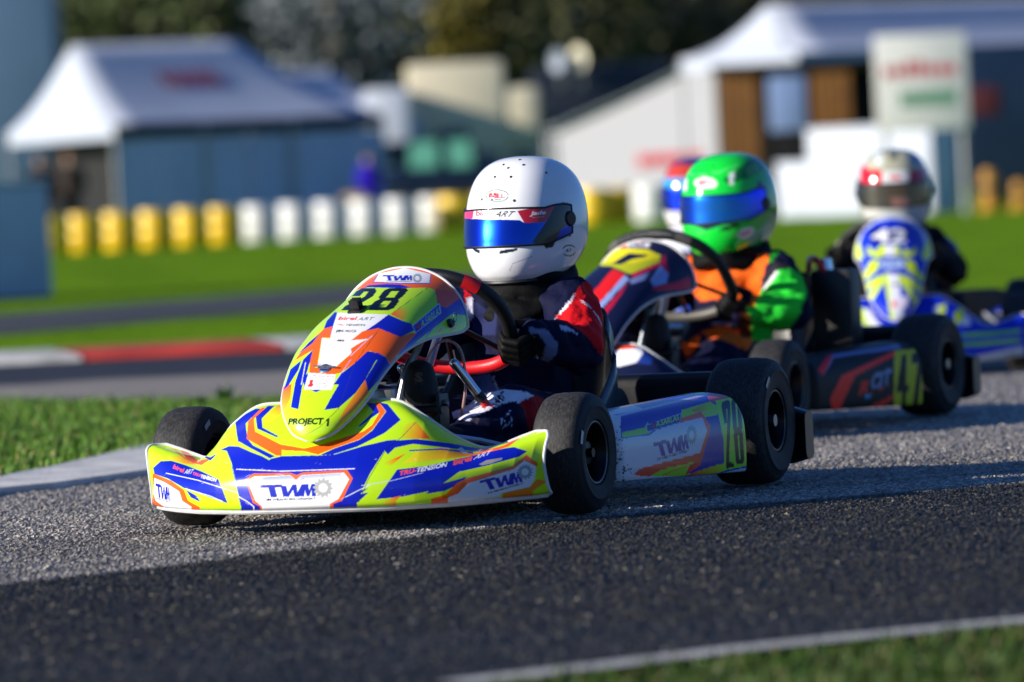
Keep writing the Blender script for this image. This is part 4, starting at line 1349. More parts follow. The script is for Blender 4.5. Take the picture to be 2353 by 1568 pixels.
def draw_fairing(C, text=True):
    p = lambda pts, c: C.poly('F', pts, c)
    L = lambda pts, c, wd=2: C.line('F', pts, wd, c)
    C.grad('F', [(0, 1100), (60, 1100), (110, 1080), (100, 1200), (30, 1350), (0, 1400)], ORA, 0xffc020, (20, 1120), (60, 1340))
    p([(640, 300), (830, 140), (1050, 80), (1300, 130), (1480, 250), (1520, 380), (1390, 455), (1250, 290), (740, 285)], ORA)
    p([(832, 165), (1050, 118), (1268, 168), (1258, 245), (1040, 246), (788, 236)], WHI); L([(788, 236), (1040, 247), (1258, 246), (1268, 168)], 0x2a48c0, 2); L([(788, 236), (832, 165)], 0x2a48c0, 2)
    p([(745, 262), (900, 252), (1010, 256), (1110, 282), (1000, 286), (718, 282)], BLU)
    p([(680, 300), (740, 278), (1000, 286), (1245, 282), (1140, 362), (930, 502), (700, 472), (500, 472)], YEL)
    p([(1245, 282), (1302, 300), (1330, 420), (1100, 578), (1040, 562), (930, 502), (1140, 362)], GRN)
    C.grad('F', [(990, 462), (1085, 425), (1082, 510), (1040, 552), (932, 504)], ORA, GRN, (960, 500), (1085, 450))
    p([(1300, 300), (1380, 300), (1480, 320), (1510, 375), (1390, 455), (1335, 470)], 0xf04a28)
    p([(1510, 372), (1580, 520), (1440, 502), (1200, 690), (1060, 806), (985, 846), (1150, 662), (1105, 610), (1340, 430), (1392, 452)], BLU)
    p([(1440, 500), (1600, 515), (1600, 620), (1580, 680), (1300, 700), (1100, 790), (1062, 806), (1200, 694)], GRN)
    p([(1115, 602), (1340, 412), (1352, 492), (1142, 658)], 0x2446c8); L([(1115, 602), (1340, 412), (1352, 492), (1142, 658), (1115, 602)], 0xa8c0f0, 1.6)
    p([(1310, 660), (1370, 605), (1345, 650)], ORA); p([(1410, 645), (1505, 560), (1455, 610), (1480, 620)], 0xff8020)
    L([(1220, 700), (1330, 560)], 0x2a58c8, 2.5)
    # white wedge, blue shoulders
    p([(470, 482), (490, 490), (915, 505), (1040, 562), (1105, 580), (1125, 640), (1012, 696), (830, 620), (700, 650), (600, 735), (430, 720), (440, 610), (370, 640), (400, 560)], BLU)
    p([(490, 490), (915, 505), (800, 590), (605, 718), (745, 708), (462, 952), (325, 942), (342, 860), (362, 698), (428, 712), (452, 610)], WHI)
    C.grad('F', [(335, 890), (530, 890), (462, 952), (322, 942)], WHI, 0xb4b8e0, (420, 900), (400, 955))
    p([(605, 720), (700, 645), (830, 618), (1014, 692), (1100, 660), (1150, 662), (985, 846), (935, 935), (890, 852), (760, 808), (640, 905), (520, 990), (450, 1006), (330, 994), (252, 992), (300, 945), (465, 952), (745, 708)], ORA)
    p([(380, 622), (446, 604), (430, 700), (362, 698), (322, 940), (300, 945), (254, 1000), (262, 900), (286, 800), (130, 892), (200, 800), (300, 700)], ORA)
    p([(600, 790), (690, 735), (770, 700), (690, 800), (610, 840)], ORA)
    p([(640, 905), (760, 810), (888, 852), (935, 938), (742, 1155), (720, 1050), (825, 880), (700, 960)], BLU)
    p([(455, 1090), (520, 1000), (640, 905), (740, 812), (842, 830), (720, 1050), (640, 1160), (500, 1282), (380, 1300), (452, 1170), (500, 1090)], BLU)
    p([(286, 800), (262, 900), (232, 1000), (200, 1090), (165, 1294), (102, 1278), (140, 1060), (205, 880)], BLU)
    p([(40, 1140), (100, 960), (190, 885), (168, 962), (82, 1098)], BLU); p([(150, 850), (250, 740), (345, 660), (280, 745), (190, 815)], BLU)
    L([(225, 905), (190, 1090)], WHI, 1.5); L([(470, 1070), (600, 880)], 0xa0b4f0, 1.5); L([(600, 850), (780, 680)], 0xbcd0ff, 1.4)
    p([(200, 1030), (250, 990), (215, 1110)], BLU)
    C.grad('F', [(722, 1050), (752, 1155), (640, 1290), (470, 1450), (500, 1400), (545, 1300), (640, 1165)], 0xff7a1c, 0xffb022, (720, 1090), (520, 1420))
    p([(255, 1128), (370, 1130), (310, 1152)], BLU)
    p([(250, 990), (478, 1006), (442, 1132), (214, 1130)], 0xf2f0f4)
    L([(1240, 282), (940, 500)], 0x3c6a10, 1.2); L([(840, 625), (640, 900), (500, 1290), (345, 1440), (225, 1510)], 0x2a3a20, 1.0)
    if text:
        tx = lambda s, bl, br, tl, c, b=0.02, sh=0.2: C.text('F', s, bl, br, tl, c, b, sh)
        twm(C, 'F', (880, 222), (1108, 222), (882, 178), BLU); C.gear('F', (1155, 203), 42, 0x9aa4b0, WHI, 13, 1.0)
        tx('TIM WILSON MOTORSPORT', (895, 232), (1105, 234), (896, 224), 0x10184c, 0.045, 0)
        # condensed race number drawn as strokes
        sk = lambda u, v: (520 + 140 * v + u * (440 + 0 * v), 470 - 184 * v)
        p([sk(.0, 0), sk(.40, 0), sk(.42, .14), sk(.22, .17), sk(.40, .62), sk(.40, .86), sk(.33, 1), sk(.08, 1), sk(.02, .86), sk(.0, .64), sk(.15, .64), sk(.17, .84), sk(.25, .84), sk(.25, .62), sk(.02, .2)], BLK)
        p([sk(.54, 0), sk(.90, 0), sk(.97, .10), sk(.97, .40), sk(.93, .50), sk(.97, .62), sk(.98, .90), sk(.92, 1), sk(.60, 1), sk(.53, .9), sk(.52, .6), sk(.57, .5), sk(.51, .4), sk(.49, .1)], BLK)
        p([sk(.66, .14), sk(.80, .14), sk(.82, .42), sk(.67, .42)], YEL); p([sk(.67, .58), sk(.82, .58), sk(.82, .86), sk(.68, .86)], YEL)
        tx('birel', (494, 552), (655, 552), (500, 522), RED, 0.03); tx('ART', (655, 554), (790, 552), (668, 528), BLK, 0.0)
        tx('TRU-', (480, 596), (560, 600), (482, 582), 0xf05a20, 0.04); tx('TENSION', (560, 600), (722, 602), (562, 583), BLK, 0.03)
        tx('JECKO', (470, 656), (645, 658), (474, 632), BLK, 0.04, 0); tx('sn', (480, 728), (545, 732), (484, 712), 0x3a1014, 0.06)
        tx('A.SARLAS', (1190, 618), (1356, 490), (1180, 560), 0xc8f43c, 0.0)
        p([(1140, 600), (1178, 570), (1190, 610), (1150, 640)], 0x1c2a6a); L([(1140, 620), (1186, 590)], 0xe02030, 3); L([(1160, 585), (1172, 625)], 0xe02030, 3)
        tx('PROJECT', (75, 1440), (372, 1436), (82, 1368), 0x15170a, 0.055, 0.1); p([(398, 1436), (418, 1436), (424, 1370), (408, 1370), (394, 1384), (394, 1394), (405, 1390)], 0x15170a)
        tx('motorsport UK', (262, 1024), (470, 1034), (264, 1006), 0x2a3aa0, 0.0, 0)
        p([(262, 1050), (290, 1046), (284, 1075), (292, 1090), (272, 1110), (238, 1104), (256, 1080)], 0xd83038)
        for k, (s, c) in enumerate((('Manby Kart', 0x30387c), ('Racing Club', 0x30387c), ('Brainflex', 0xd83038), ('Saturday', 0x30387c), ('13 January 2024', 0x30387c))):
            tx(s, (345 - k * 7, 1048 + k * 17), (420 - k * 5, 1050 + k * 17), (346 - k * 7, 1039 + k * 17), c, 0, 0)


def draw_pod(C, text=True):
    p = lambda pts, c: C.poly('P', pts, c)
    L = lambda pts, c, wd=2: C.line('P', pts, wd, c)
    p([(660, 450), (860, 420), (1000, 470), (770, 512), (768, 640), (785, 900), (860, 975), (2000, 960), (2000, 1200), (600, 1200), (600, 500)], 0xdedee4)
    p([(700, 500), (1000, 450), (1200, 400), (1460, 345), (1470, 380), (1260, 445), (1250, 500), (980, 570), (960, 600), (780, 640), (768, 560), (820, 520), (930, 548), (860, 520)], BLU)
    p([(770, 690), (1000, 662), (1055, 622), (1420, 512), (1482, 600), (1412, 802), (950, 952), (870, 975), (785, 905)], 0xd6dae6)
    p([(740, 500), (1160, 398), (1460, 330), (1460, 345), (1170, 412), (760, 514)], 0xb8c0e8)
    p([(1458, 345), (1660, 305), (1700, 350), (1680, 366), (1520, 400), (1480, 400)], 0xd84a50)
    p([(1255, 462), (1480, 395), (1560, 440), (1540, 500), (1430, 525), (1410, 478), (1255, 530)], 0xa8e020)
    C.grad('P', [(1330, 470), (1440, 410), (1480, 450), (1400, 480)], 0xe08020, 0xa8e020, (1340, 470), (1480, 440))
    p([(778, 642), (958, 602), (985, 556), (1012, 640), (980, 655), (780, 684)], 0xa0e01c)
    p([(972, 585), (1252, 488), (1242, 562), (985, 637)], 0x1c2c90); L([(972, 585), (1252, 488), (1242, 562), (985, 637), (972, 585)], 0xb4c0e8, 1.6)
    p([(1240, 532), (1410, 474), (1490, 592), (1464, 642), (1422, 522), (1240, 562)], 0xff5a1c)
    p([(868, 978), (925, 930), (1402, 805), (1462, 622), (1490, 594), (1405, 905), (1282, 990), (940, 990)], 0xff4a1c)
    p([(1000, 990), (1092, 940), (1372, 872), (1320, 900), (1282, 990)], 0xb0e81c)
    L([(1100, 985), (1310, 905)], 0xff8a20, 3)
    p([(1488, 530), (1560, 488), (1605, 892), (1392, 950), (1488, 640)], 0x10219c)
    C.grad('P', [(1285, 988), (1390, 945), (1610, 880), (1610, 945), (1480, 985)], 0xff6a1c, 0xc8e81c, (1330, 980), (1600, 920))
    p([(1525, 385), (1682, 355), (1800, 400), (1820, 890), (1745, 915), (1598, 945), (1590, 700)], 0xa6ec1e)
    p([(780, 1004), (940, 994), (1290, 994), (1480, 986), (1640, 950), (1850, 905), (1850, 1200), (600, 1200), (600, 1010)], 0xd8d8dc)
    if text:
        tx = lambda s, bl, br, tl, c, b=0.02, sh=0.15: C.text('P', s, bl, br, tl, c, b, sh)
        twm(C, 'P', (1062, 842), (1310, 772), (1044, 722), 0x14189c)
        tx('TIM WILSON MOTORSPORT', (1058, 866), (1314, 796), (1056, 846), 0x10184c, 0.045, 0)
        C.gear('P', (1335, 662), 82, 0x8aa6b2, 0xd6dae6, 14, 0.55)
        tx('A.SARLAS', (1052, 600), (1238, 540), (1046, 556), 0xc8f43c, 0.02)
        p([(1012, 568), (1046, 556), (1056, 600), (1018, 612)], 0x1c2a6a); L([(1014, 592), (1052, 578)], 0xe02030, 2); L([(1028, 564), (1036, 608)], 0xe02030, 2)
        tx('TRU-TENSION', (1215, 424), (1390, 376), (1212, 410), 0xc03060, 0.02)
        s2 = lambda u, v: (1612 - 46 * v + u * (62 + 0 * v), 930 - 535 * v + u * -14)
        p([s2(0, 0), s2(.98, 0), s2(1.0, .06), s2(.42, .09), s2(1.15, .80), s2(1.2, .97), s2(.95, 1), s2(.2, .99), s2(.05, .93), s2(.25, .66), s2(.62, .67), s2(.62, .87), s2(.80, .87), s2(.75, .80), s2(.05, .12)], BLK)
        s8 = lambda u, v: (1690 - 42 * v + u * (66 + 14 * v), 898 - 515 * v + u * -12)
        p([s8(.1, 0), s8(.8, 0), s8(1, .04), s8(1, .46), s8(.9, .51), s8(1, .56), s8(1, .95), s8(.8, 1), s8(.1, 1), s8(0, .95), s8(0, .56), s8(.1, .51), s8(0, .46), s8(0, .04)], BLK)
        p([s8(.42, .07), s8(.58, .07), s8(.58, .45), s8(.42, .45)], 0xa6ec1e); p([s8(.42, .57), s8(.58, .57), s8(.58, .94), s8(.42, .94)], 0xa6ec1e)
        r = random.Random(5)
        for _ in range(90):     # dried mud thrown up by the front tyre
            x = 705 + abs(r.gauss(0, 75)); y = r.uniform(560, 1040); q = r.choice((3, 3, 4, 5, 7, 9)) * (1.3 if y > 880 else .8)
            C.poly('P', [(x + q * math.cos(a) * r.uniform(.6, 1.4), y + q * math.sin(a) * r.uniform(.6, 1.4)) for a in np.linspace(0, 5.5, 7)], 0x1a1614)


def extend_down(C, z, line):
    """carry the print on below its lower edge, under the lip"""
    Q = (zp(z, line) - C.o) * C.SS
    yb = np.interp(np.arange(C.w), Q[:, 0], Q[:, 1]).astype(int)
    for x in range(C.w):
        y = min(max(yb[x], 0), C.h - 1); C.im[y:, x] = C.im[y, x]


LOWER = [(60, 1422), (345, 1426), (575, 1426), (890, 1416), (1215, 1402), (1620, 1382), (2000, 1352), (2300, 1326)]
cs = Canvas(300, 880, 1300, 1220, YEL); draw_spoiler(cs); csb = Canvas(300, 880, 1300, 1220, YEL); draw_spoiler(csb, False)
extend_down(cs, 'A', LOWER); extend_down(csb, 'A', LOWER)
cf = Canvas(600, 580, 1120, 1050, YEL); draw_fairing(cf); cfb = Canvas(600, 580, 1120, 1050, YEL); draw_fairing(cfb, False)
cp = Canvas(1370, 870, 1760, 1140, BLU); draw_pod(cp); cpb = Canvas(1370, 870, 1760, 1140, BLU); draw_pod(cpb, False)
K28 = build_kart('racing_kart', 'blue, yellow and orange racing kart number 28 at the front, close to the camera', (-.286, 12.937), .354,
                 dict(spoiler=cs, spoiler_base=csb, fairing=cf, fairing_base=cfb, pod=cp, pod_base=cpb), 1.0, steer=-0.03, group='racing karts on the track', frame_m=M_frame)


def child(K, nm):
    for o in K.children:
        if o.name.split('.')[0] == nm: return o


# small fittings seen on kart 28
fo = child(K28, 'front_fairing')
p, n = find_on(fo.data, K28, 'F', (385, 955))
mb = MB(); disc_at(mb, p, n, .013, .004, 20); mb.build('fairing_latch', M_chrome, fo)
mb = MB(); mb.tube([np.array(p) + np.array(n) * .004 + np.array([0, -.026, .004]), np.array(p) + np.array(n) * .006 + np.array([0, .026, -.001])], .0018, 6); mb.build('latch_wire', M_steel, fo)
p, n = find_on(fo.data, K28, 'F', (655, 470))
q = Vector(n).to_track_quat('Z', 'Y').to_matrix().to_4x4()
mb = MB()
mb.box((-.016, -.016, -.001), (.016, .016, .005), .002, Matrix.Translation(Vector(p)) @ q)
for k in (-.008, 0, .008): mb.box((-.011, k - .0018, .004), (.011, k + .0018, .026), .0012, Matrix.Translation(Vector(p)) @ q)
mb.build('camera_mount', M_black, fo)
p, n = find_on(fo.data, K28, 'F', (1425, 580))
mb = MB(); disc_at(mb, p, n, .010, .008, 16); mb.build('fairing_clip', M_black, fo)
an_ = np.linspace(0, 2 * math.pi, 20, endpoint=False)
mb = MB(); mb.tube([np.array(p) + np.array(n) * .010 + np.array([-.006 + .009 * math.cos(a), .002, .010 + .010 * math.sin(a)]) for a in an_], .0011, 6, closed=True); mb.build('clip_ring', M_steel, fo)
for (a, b, nm) in (((-.10, .135, .322), (-.125, .175, .255), 0), ((-.05, .035, .318), (-.075, .06, .258), 1)):
    a, b = np.array(a), np.array(b)
    mb = MB(); mb.tube([a, b], .0105, 16); mb.ball(a, .0108, 2); mb.build('chrome_tube', M_chrome, K28)
    mb = MB(); mb.tube([b, b + (b - a) * .22], .0118, 14); mb.build('tube_collar', M_black, K28)
    mb = MB(); mb.tube([b + (b - a) * .2, b + (b - a) * .9], .0095, 12); mb.build('tube_foot', M_redframe, K28)
mb = MB(); mb.tube(spline([(-.02, .09, .30), (-.04, .11, .355), (-.07, .13, .372), (-.10, .15, .35), (-.11, .155, .28), (-.11, .14, .20)], 30), .0032, 8); mb.build('fuel_hose', M_hose, K28)
mb = MB(); mb.box((-.03, .055, .335), (-.015, .115, .375), .003, Matrix.Rotation(0.2, 4, 'X')); mb.build('bracket_plate', M_steel, K28)
mb = MB(); mb.box((-.07, -.06, .235), (.0, .03, .275), .004); mb.build('master_cylinder', M_steel, K28)
mb = MB(); mb.tube([(-.06, -.03, .27), (-.04, .0, .36)], .003, 6); mb.tube([(-.05, .01, .25), (-.03, .06, .34)], .003, 6); mb.build('control_cable', M_black, K28)
mb = MB(); mb.box((.0, .17, .045), (.18, .26, .050), .001); mb.tube([(.20, .12, .20), (.10, .26, .165), (.06, .36, .135)], .006, 8); mb.build('chrome_stay', M_chrome, K28)

# ---- driver of kart 28
cb = Canvas(800, 560, 1480, 1140, 0x0d1130)
P_ = lambda z, pts, c: cb.poly(z, pts, c)
P_('H', [(905, 1012), (960, 940), (1150, 940), (1250, 1130), (1260, 1345), (1100, 1480), (1060, 1440), (985, 1330), (930, 1292), (880, 1262), (755, 1195), (830, 1130)], 0xd8141e)
P_('H', [(726, 1245), (828, 1108), (890, 1040), (905, 1012), (880, 1080), (830, 1140), (762, 1200)], 0xe8e4ee)
P_('H', [(778, 1250), (840, 1262), (900, 1300), (925, 1325), (870, 1300), (800, 1290)], 0xb8bce0)
cb.line('H', [(940, 1075), (990, 1100), (1015, 1135)], 2.2, 0xe6d8e4); cb.line('H', [(1030, 1150), (1070, 1200), (1092, 1255)], 2.2, 0xe6d8e4); cb.line('H', [(950, 1090), (1000, 1120)], 1.6, 0xe6d8e4)
P_('H', [(570, 1262), (640, 1280), (705, 1292), (776, 1392), (770, 1460), (705, 1525), (600, 1480), (500, 1420), (560, 1400)], 0x7480a6)
P_('H', [(540, 1330), (640, 1320), (690, 1400), (660, 1500), (560, 1470), (500, 1420)], 0x15161e)
P_('H', [(100, 1000), (150, 1035), (165, 1150), (140, 1240), (95, 1180)], 0xd8141e); P_('H', [(118, 1060), (155, 1045), (168, 1150), (145, 1225), (110, 1150)], 0xe8e4f0)
P_('H', [(165, 1080), (330, 1180), (330, 1330), (150, 1320)], 0x232a54)
P_('B', [(870, 1165), (1010, 1105), (1130, 1005), (1330, 962), (1500, 985), (1670, 1050), (1600, 1040), (1430, 1065), (1300, 1092), (1140, 1172), (1050, 1200), (1020, 1245), (880, 1215)], 0xe8e4f2)
P_('B', [(1425, 1068), (1560, 1005), (1700, 1060), (1640, 1250), (1540, 1330), (1510, 1200), (1480, 1120)], 0xa8101c)
P_('B', [(1426, 1052), (1548, 1008), (1580, 1018), (1432, 1088)], 0xdcdcec)
P_('B', [(1035, 1200), (1050, 1195), (1110, 1220), (1090, 1270), (1030, 1245)], 0x4a4254)
cb.text('B', 'ART', (1248, 1112), (1340, 1040), (1222, 1050), 0x14141c, 0.05, 0.2); cb.line('B', [(1128, 1112), (1150, 1130), (1180, 1092), (1210, 1118), (1235, 1090)], 4, 0xb01822)
cb.line('B', [(1305, 1300), (1370, 1260), (1395, 1275)], 2.6, 0xd8d8ec); cb.line('B', [(1298, 1270), (1300, 1220), (1345, 1190), (1378, 1145)], 2.4, 0xd8d8ec); cb.line('B', [(1310, 1250), (1345, 1225)], 2.2, 0xd8d8ec); cb.line('B', [(1385, 1215), (1388, 1240)], 2, 0xd8d8ec)
P_('B', [(930, 870), (1200, 830), (1225, 900), (1280, 970), (1000, 1050), (940, 950)], 0x47507c); cb.line('B', [(1240, 820), (1230, 880), (1270, 970)], 3, 0x9aa0ac)
P_('B', [(240, 1090), (350, 1005), (480, 990), (480, 1100), (430, 1130)], 0xd4ccdf)
ch = Canvas(1040, 340, 1380, 690, 0xf2f2f4)
ch.ellipse('H', (337, 320), 84, 45, 0x1c5a3c); ch.ellipse('H', (337, 320), 77, 38, 0xf6f6f6)
ch.text('H', 'BELL', (274, 334), (392, 336), (277, 301), 0xdc1420, 0.05); ch.text('H', 'HELMETS', (284, 350), (368, 352), (284, 341), 0x101010, 0.05)
ch.poly('H', [(152, 694), (212, 712), (211, 740), (172, 722)], BLK); ch.poly('H', [(357, 716), (484, 698), (486, 712), (455, 724), (355, 742)], BLK)
ch.line('H', [(428, 862), (450, 810), (500, 792), (590, 760)], 1.6, 0x9a9aa8)
ch.ellipse('H', (856, 716), 50, 44, BLK, rot=-.1); ch.ellipse('H', (856, 716), 46, 33, 0xf0f0f2, rot=-.1); ch.poly('H', [(800, 735), (800, 700), (828, 722), (840, 750)], 0xf0f0f2); ch.poly('H', [(905, 690), (910, 730), (880, 712)], 0xf0f0f2)
ch.text('H', 'K.7', (838, 728), (876, 718), (836, 708), BLK, 0.06)
ch.poly('H', [(735, 405), (812, 366), (850, 372), (872, 470), (862, 520), (800, 560), (740, 690), (690, 702), (655, 655), (600, 650)], 0x16181e)
cv = Canvas(1040, 340, 1380, 690, 0x1236b0, 1.0)
cv.grad('H', [(100, 400), (740, 400), (900, 400), (690, 720), (100, 720)], 0x0a2ab0, 0x1650b8, (120, 560), (640, 560), 1.0)
cv.poly('H', [(100, 380), (760, 380), (752, 402), (684, 512), (532, 517), (500, 497), (100, 486)], 0xf2f2f4)
cv.poly('H', [(100, 380), (760, 380), (755, 412), (100, 404)], 0xb81428)
cv.poly('H', [(482, 430), (560, 415), (752, 402), (684, 512), (532, 517)], 0xb40c1c); cv.poly('H', [(100, 408), (172, 408), (160, 486), (100, 486)], 0xd8306a)
cv.poly('H', [(750, 400), (830, 366), (870, 380), (872, 520), (800, 560), (740, 690), (690, 702), (590, 655), (690, 510)], 0x0c1420, 0.35)
cv.text('H', 'bire', (182, 466), (280, 468), (186, 422), 0xd81828, 0.03, 0); cv.line('H', [(302, 425), (298, 470)], 1.4, 0xd81828)
cv.text('H', 'ART', (306, 472), (450, 474), (330, 430), 0x141418, 0.02, 0.25); cv.text('H', 'Jade', (572, 472), (686, 462), (576, 434), 0xf4e8ee, 0.03, 0.15); cv.text('H', 'RACING TEAM', (592, 481), (680, 473), (592, 475), 0xe8c8d0, 0.0)
cg = Canvas(1080, 660, 1260, 860, 0x0b0b0d)
cg.text('H', 'S', (368, 1196), (408, 1206), (376, 1156), 0xc8ccd4, 0.04); cg.line('H', [(368, 1200), (402, 1210)], 1.5, 0xc8ccd4); cg.text('H', 'sparco', (296, 1290), (306, 1210), (310, 1296), 0xb8bcc4, 0.02)
cbt = Canvas(900, 780, 1060, 1060, 0x14110f)
cbt.poly('B', [(462, 960), (475, 1010), (545, 1085), (690, 1095), (800, 1020), (805, 1060), (722, 1200), (718, 1400), (560, 1400), (540, 1180), (465, 1090)], 0x8d7d66)
for k in range(6): cbt.line('B', [(545, 1200 + k * 34), (640, 1165 + k * 34), (720, 1210 + k * 34)], 1.8, 0x3a3226)
cbt.text('B', 'S', (545, 900), (610, 905), (548, 815), 0x6a5c48, 0.05); cbt.line('B', [(540, 914), (612, 916)], 2.5, 0x6a5c48)
VENTS = [(500, 60), (383, 95), (418, 120), (528, 96), (322, 186), (438, 187), (688, 153), (226, 349), (457, 354), (861, 605)]
LOOP = wheel_loop()
D28 = build_driver('driver of kart 28 in a plain white helmet and navy and red suit', K28, cb, 0x0d1130, 'kart drivers',
                   dict(c=(-.79, .062, .612), yaw=math.radians(-11), pitch=math.radians(-3), scale=1.035), dict(canv_shell=ch, back_col=0xf2f2f4, canv_visor=cv, vents=VENTS, nz=210, na=340, vis_z=(.0225, -.0565)),
                   glove_logo=cg, boot_canv=cbt, voxel=0.0048, wheel_pts=(LOOP, (20, 53)))

# ================================================================== KART 47, green helmet
NAV = 0x141c40
c1 = Canvas(1250, 500, 1700, 1000, NAV)
def g47(C, text=True):
    p = lambda pts, c: C.poly('G', pts, c)
    p([(60, 800), (230, 700), (300, 696), (420, 704), (505, 740), (495, 785), (310, 862), (190, 812)], 0xe8dc1a)
    p([(310, 862), (190, 812), (60, 800), (100, 780), (330, 790), (495, 760), (495, 785)], 0xc0c41c)
    if text: p([(195, 795), (300, 728), (425, 738), (400, 752), (330, 765), (250, 800)], 0x101838)
    p([(200, 700), (240, 660), (300, 648), (440, 660), (430, 692), (290, 690)], 0xe02030)
    p([(285, 690), (300, 655), (440, 660), (428, 692)], 0xe4e4ea)
    p([(312, 866), (500, 785), (530, 730), (556, 850), (535, 872), (512, 800), (330, 884)], 0xd0204c)
    p([(60, 990), (200, 830), (275, 862), (100, 1060)], 0xe42024)
    p([(100, 1062), (275, 868), (300, 892), (120, 1090)], 0x8ea4dc); p([(120, 1110), (300, 905), (250, 1000), (125, 1160)], 0xc01c40)
    p([(440, 900), (505, 805), (556, 862), (540, 920), (460, 940)], 0x8ba0d8); p([(300, 900), (380, 868), (430, 850), (400, 900), (320, 925)], 0x7c8cc0)
    p([(440, 950), (560, 925), (690, 880), (700, 960), (470, 965)], 0xc0143c)
    if text: C.text('G', 'CRG', (300, 688), (400, 688), (305, 660), 0x30344c, 0.05)
g47(c1); c1b = Canvas(1250, 500, 1700, 1000, NAV); g47(c1b, False)
c2 = Canvas(1250, 780, 1800, 1040, NAV)
c2.poly('G', [(40, 1520), (170, 1350), (380, 1330), (395, 1360), (350, 1425), (240, 1452), (160, 1450), (80, 1540)], 0xf0f0f2)
c2.poly('G', [(60, 1480), (120, 1380), (230, 1280), (370, 1330), (190, 1352), (90, 1470)], 0xf0481c)
c2.poly('G', [(350, 1430), (400, 1350), (460, 1380), (440, 1440)], 0x1c3a8c)
c3 = Canvas(1850, 780, 2120, 1020, 0x12141a)
def pod47(C, text=True):
    p = lambda pts, c: C.poly('J', pts, c)
    p([(205, 1195), (265, 1115), (620, 1060), (640, 1082), (290, 1132), (230, 1225)], 0x6c7eb0)
    p([(205, 1195), (255, 1118), (285, 1116), (230, 1225)], 0xe02430)
    p([(268, 1345), (330, 1222), (420, 1180), (600, 1095), (620, 1112), (400, 1222), (312, 1412), (282, 1402)], 0xff3a28)
    p([(410, 1420), (500, 1370), (620, 1310), (600, 1340), (480, 1420)], 0xff3a28)
    p([(600, 1096), (772, 1074), (752, 1396), (598, 1402)], 0xc4c41c)
    if text:
        p([(640, 1380), (660, 1378), (662, 1310), (676, 1308), (677, 1268), (662, 1270), (664, 1112), (642, 1116), (612, 1290), (612, 1318), (641, 1313)], BLK); p([(690, 1112), (752, 1102), (748, 1150), (722, 1372), (696, 1376), (722, 1160), (690, 1164)], BLK)
        C.text('J', 'R', (412, 1330), (470, 1310), (430, 1260), 0xf03828, 0.05); C.text('J', 'CIT', (476, 1300), (578, 1270), (486, 1215), 0x7c96c0, 0.04)
        C.line('J', [(420, 1345), (480, 1325)], 3, 0x4ab0e8); C.line('J', [(480, 1312), (575, 1275)], 3, 0xd02828)
pod47(c3); c3b = Canvas(1850, 780, 2120, 1020, 0x12141a); pod47(c3b, False)
K47 = build_kart('racing_kart', 'dark navy and red racing kart number 47 just behind the front kart', (.300, 16.292), .413,
                 dict(spoiler=c2, fairing=c1, fairing_base=c1b, pod=c3, pod_base=c3b), 0.42, near=False, group='racing karts on the track', frame_m=M_redframe,
                 grip_low=mat('grey grip', 0x55524c, 0.5), wheel_rot=-0.05, wheel_c=(-.335, .0, .425), wheel_k=1.10, seatm=mat('black seat', 0x15161a, 0.35, noise=.2, nscale=20))
mb = MB(); mb.box((-.80, .26, .12), (-.72, .38, .42), .012); mb.build('radiator', M_black, K47)
mb = MB(); mb.tube(spline([(-.74, .30, .40), (-.72, .29, .44), (-.76, .25, .45), (-.82, .22, .42)], 16), .010, 10); mb.build('radiator_hose', M_redframe, K47)
mb = MB(); mb.lathe([(.0005, .02), (.014, .02), (.018, -.02), (.0005, -.02)], 16, Matrix.Translation((-.75, .30, .43)) @ Matrix.Rotation(math.pi / 2, 4, 'X')); mb.build('radiator_cap', M_chrome, K47)
cb = Canvas(1540, 540, 1980, 960, 0x0f1230)
P_ = lambda pts, c: cb.poly('G', pts, c)
P_([(680, 720), (800, 760), (900, 790), (1200, 720), (1150, 900), (1125, 1062), (1050, 1075), (950, 1010), (760, 1035), (670, 940)], 0xf86a1c)
P_([(770, 1230), (880, 1185), (1000, 1220), (1100, 1280), (1060, 1350), (930, 1295), (800, 1265)], 0xf06418); P_([(630, 1300), (760, 1245), (745, 1320), (670, 1395)], 0xf06418)
P_([(1150, 960), (1255, 835), (1345, 825), (1410, 880), (1440, 980), (1385, 1130), (1320, 1210), (1200, 1290), (1090, 1290), (1075, 1130), (1045, 1075), (1110, 1060)], 0x2edc3c)
P_([(1140, 900), (1250, 770), (1340, 820), (1250, 840), (1160, 950)], 0x2a2630); P_([(1180, 780), (1240, 690), (1280, 700), (1200, 800)], 0x1f8a24)
P_([(1155, 955), (1240, 840), (1260, 845), (1170, 960)], 0xe4dce4)
P_([(1010, 1080), (1080, 1120), (1095, 1270), (1010, 1270)], 0x5a2c14)
ch = Canvas(1540, 310, 1820, 640, 0x14d83c)
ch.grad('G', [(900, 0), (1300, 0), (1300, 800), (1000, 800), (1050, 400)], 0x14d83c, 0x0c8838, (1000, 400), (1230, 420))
ch.poly('G', [(900, 262), (1010, 180), (1130, 95), (1165, 190), (1060, 250), (930, 285)], 0x0e7030); ch.poly('G', [(1040, 180), (1120, 140), (1140, 200), (1060, 240)], 0x4a9a50)
ch.poly('G', [(944, 210), (978, 204), (966, 290), (944, 292)], 0xe0f0e8); ch.poly('G', [(648, 262), (676, 255), (668, 335), (645, 330)], 0xe8f4ec)
ch.ellipse('G', (792, 282), 72, 38, 0xf4f0f0); ch.text('G', 'BELL', (745, 300), (842, 296), (748, 266), 0xd82030, 0.06)
ch.ellipse('G', (1050, 600), 52, 34, 0xe4e0e4, rot=-.5); ch.text('G', 'BELL', (1022, 626), (1090, 590), (1012, 604), 0xc02038, 0.06)
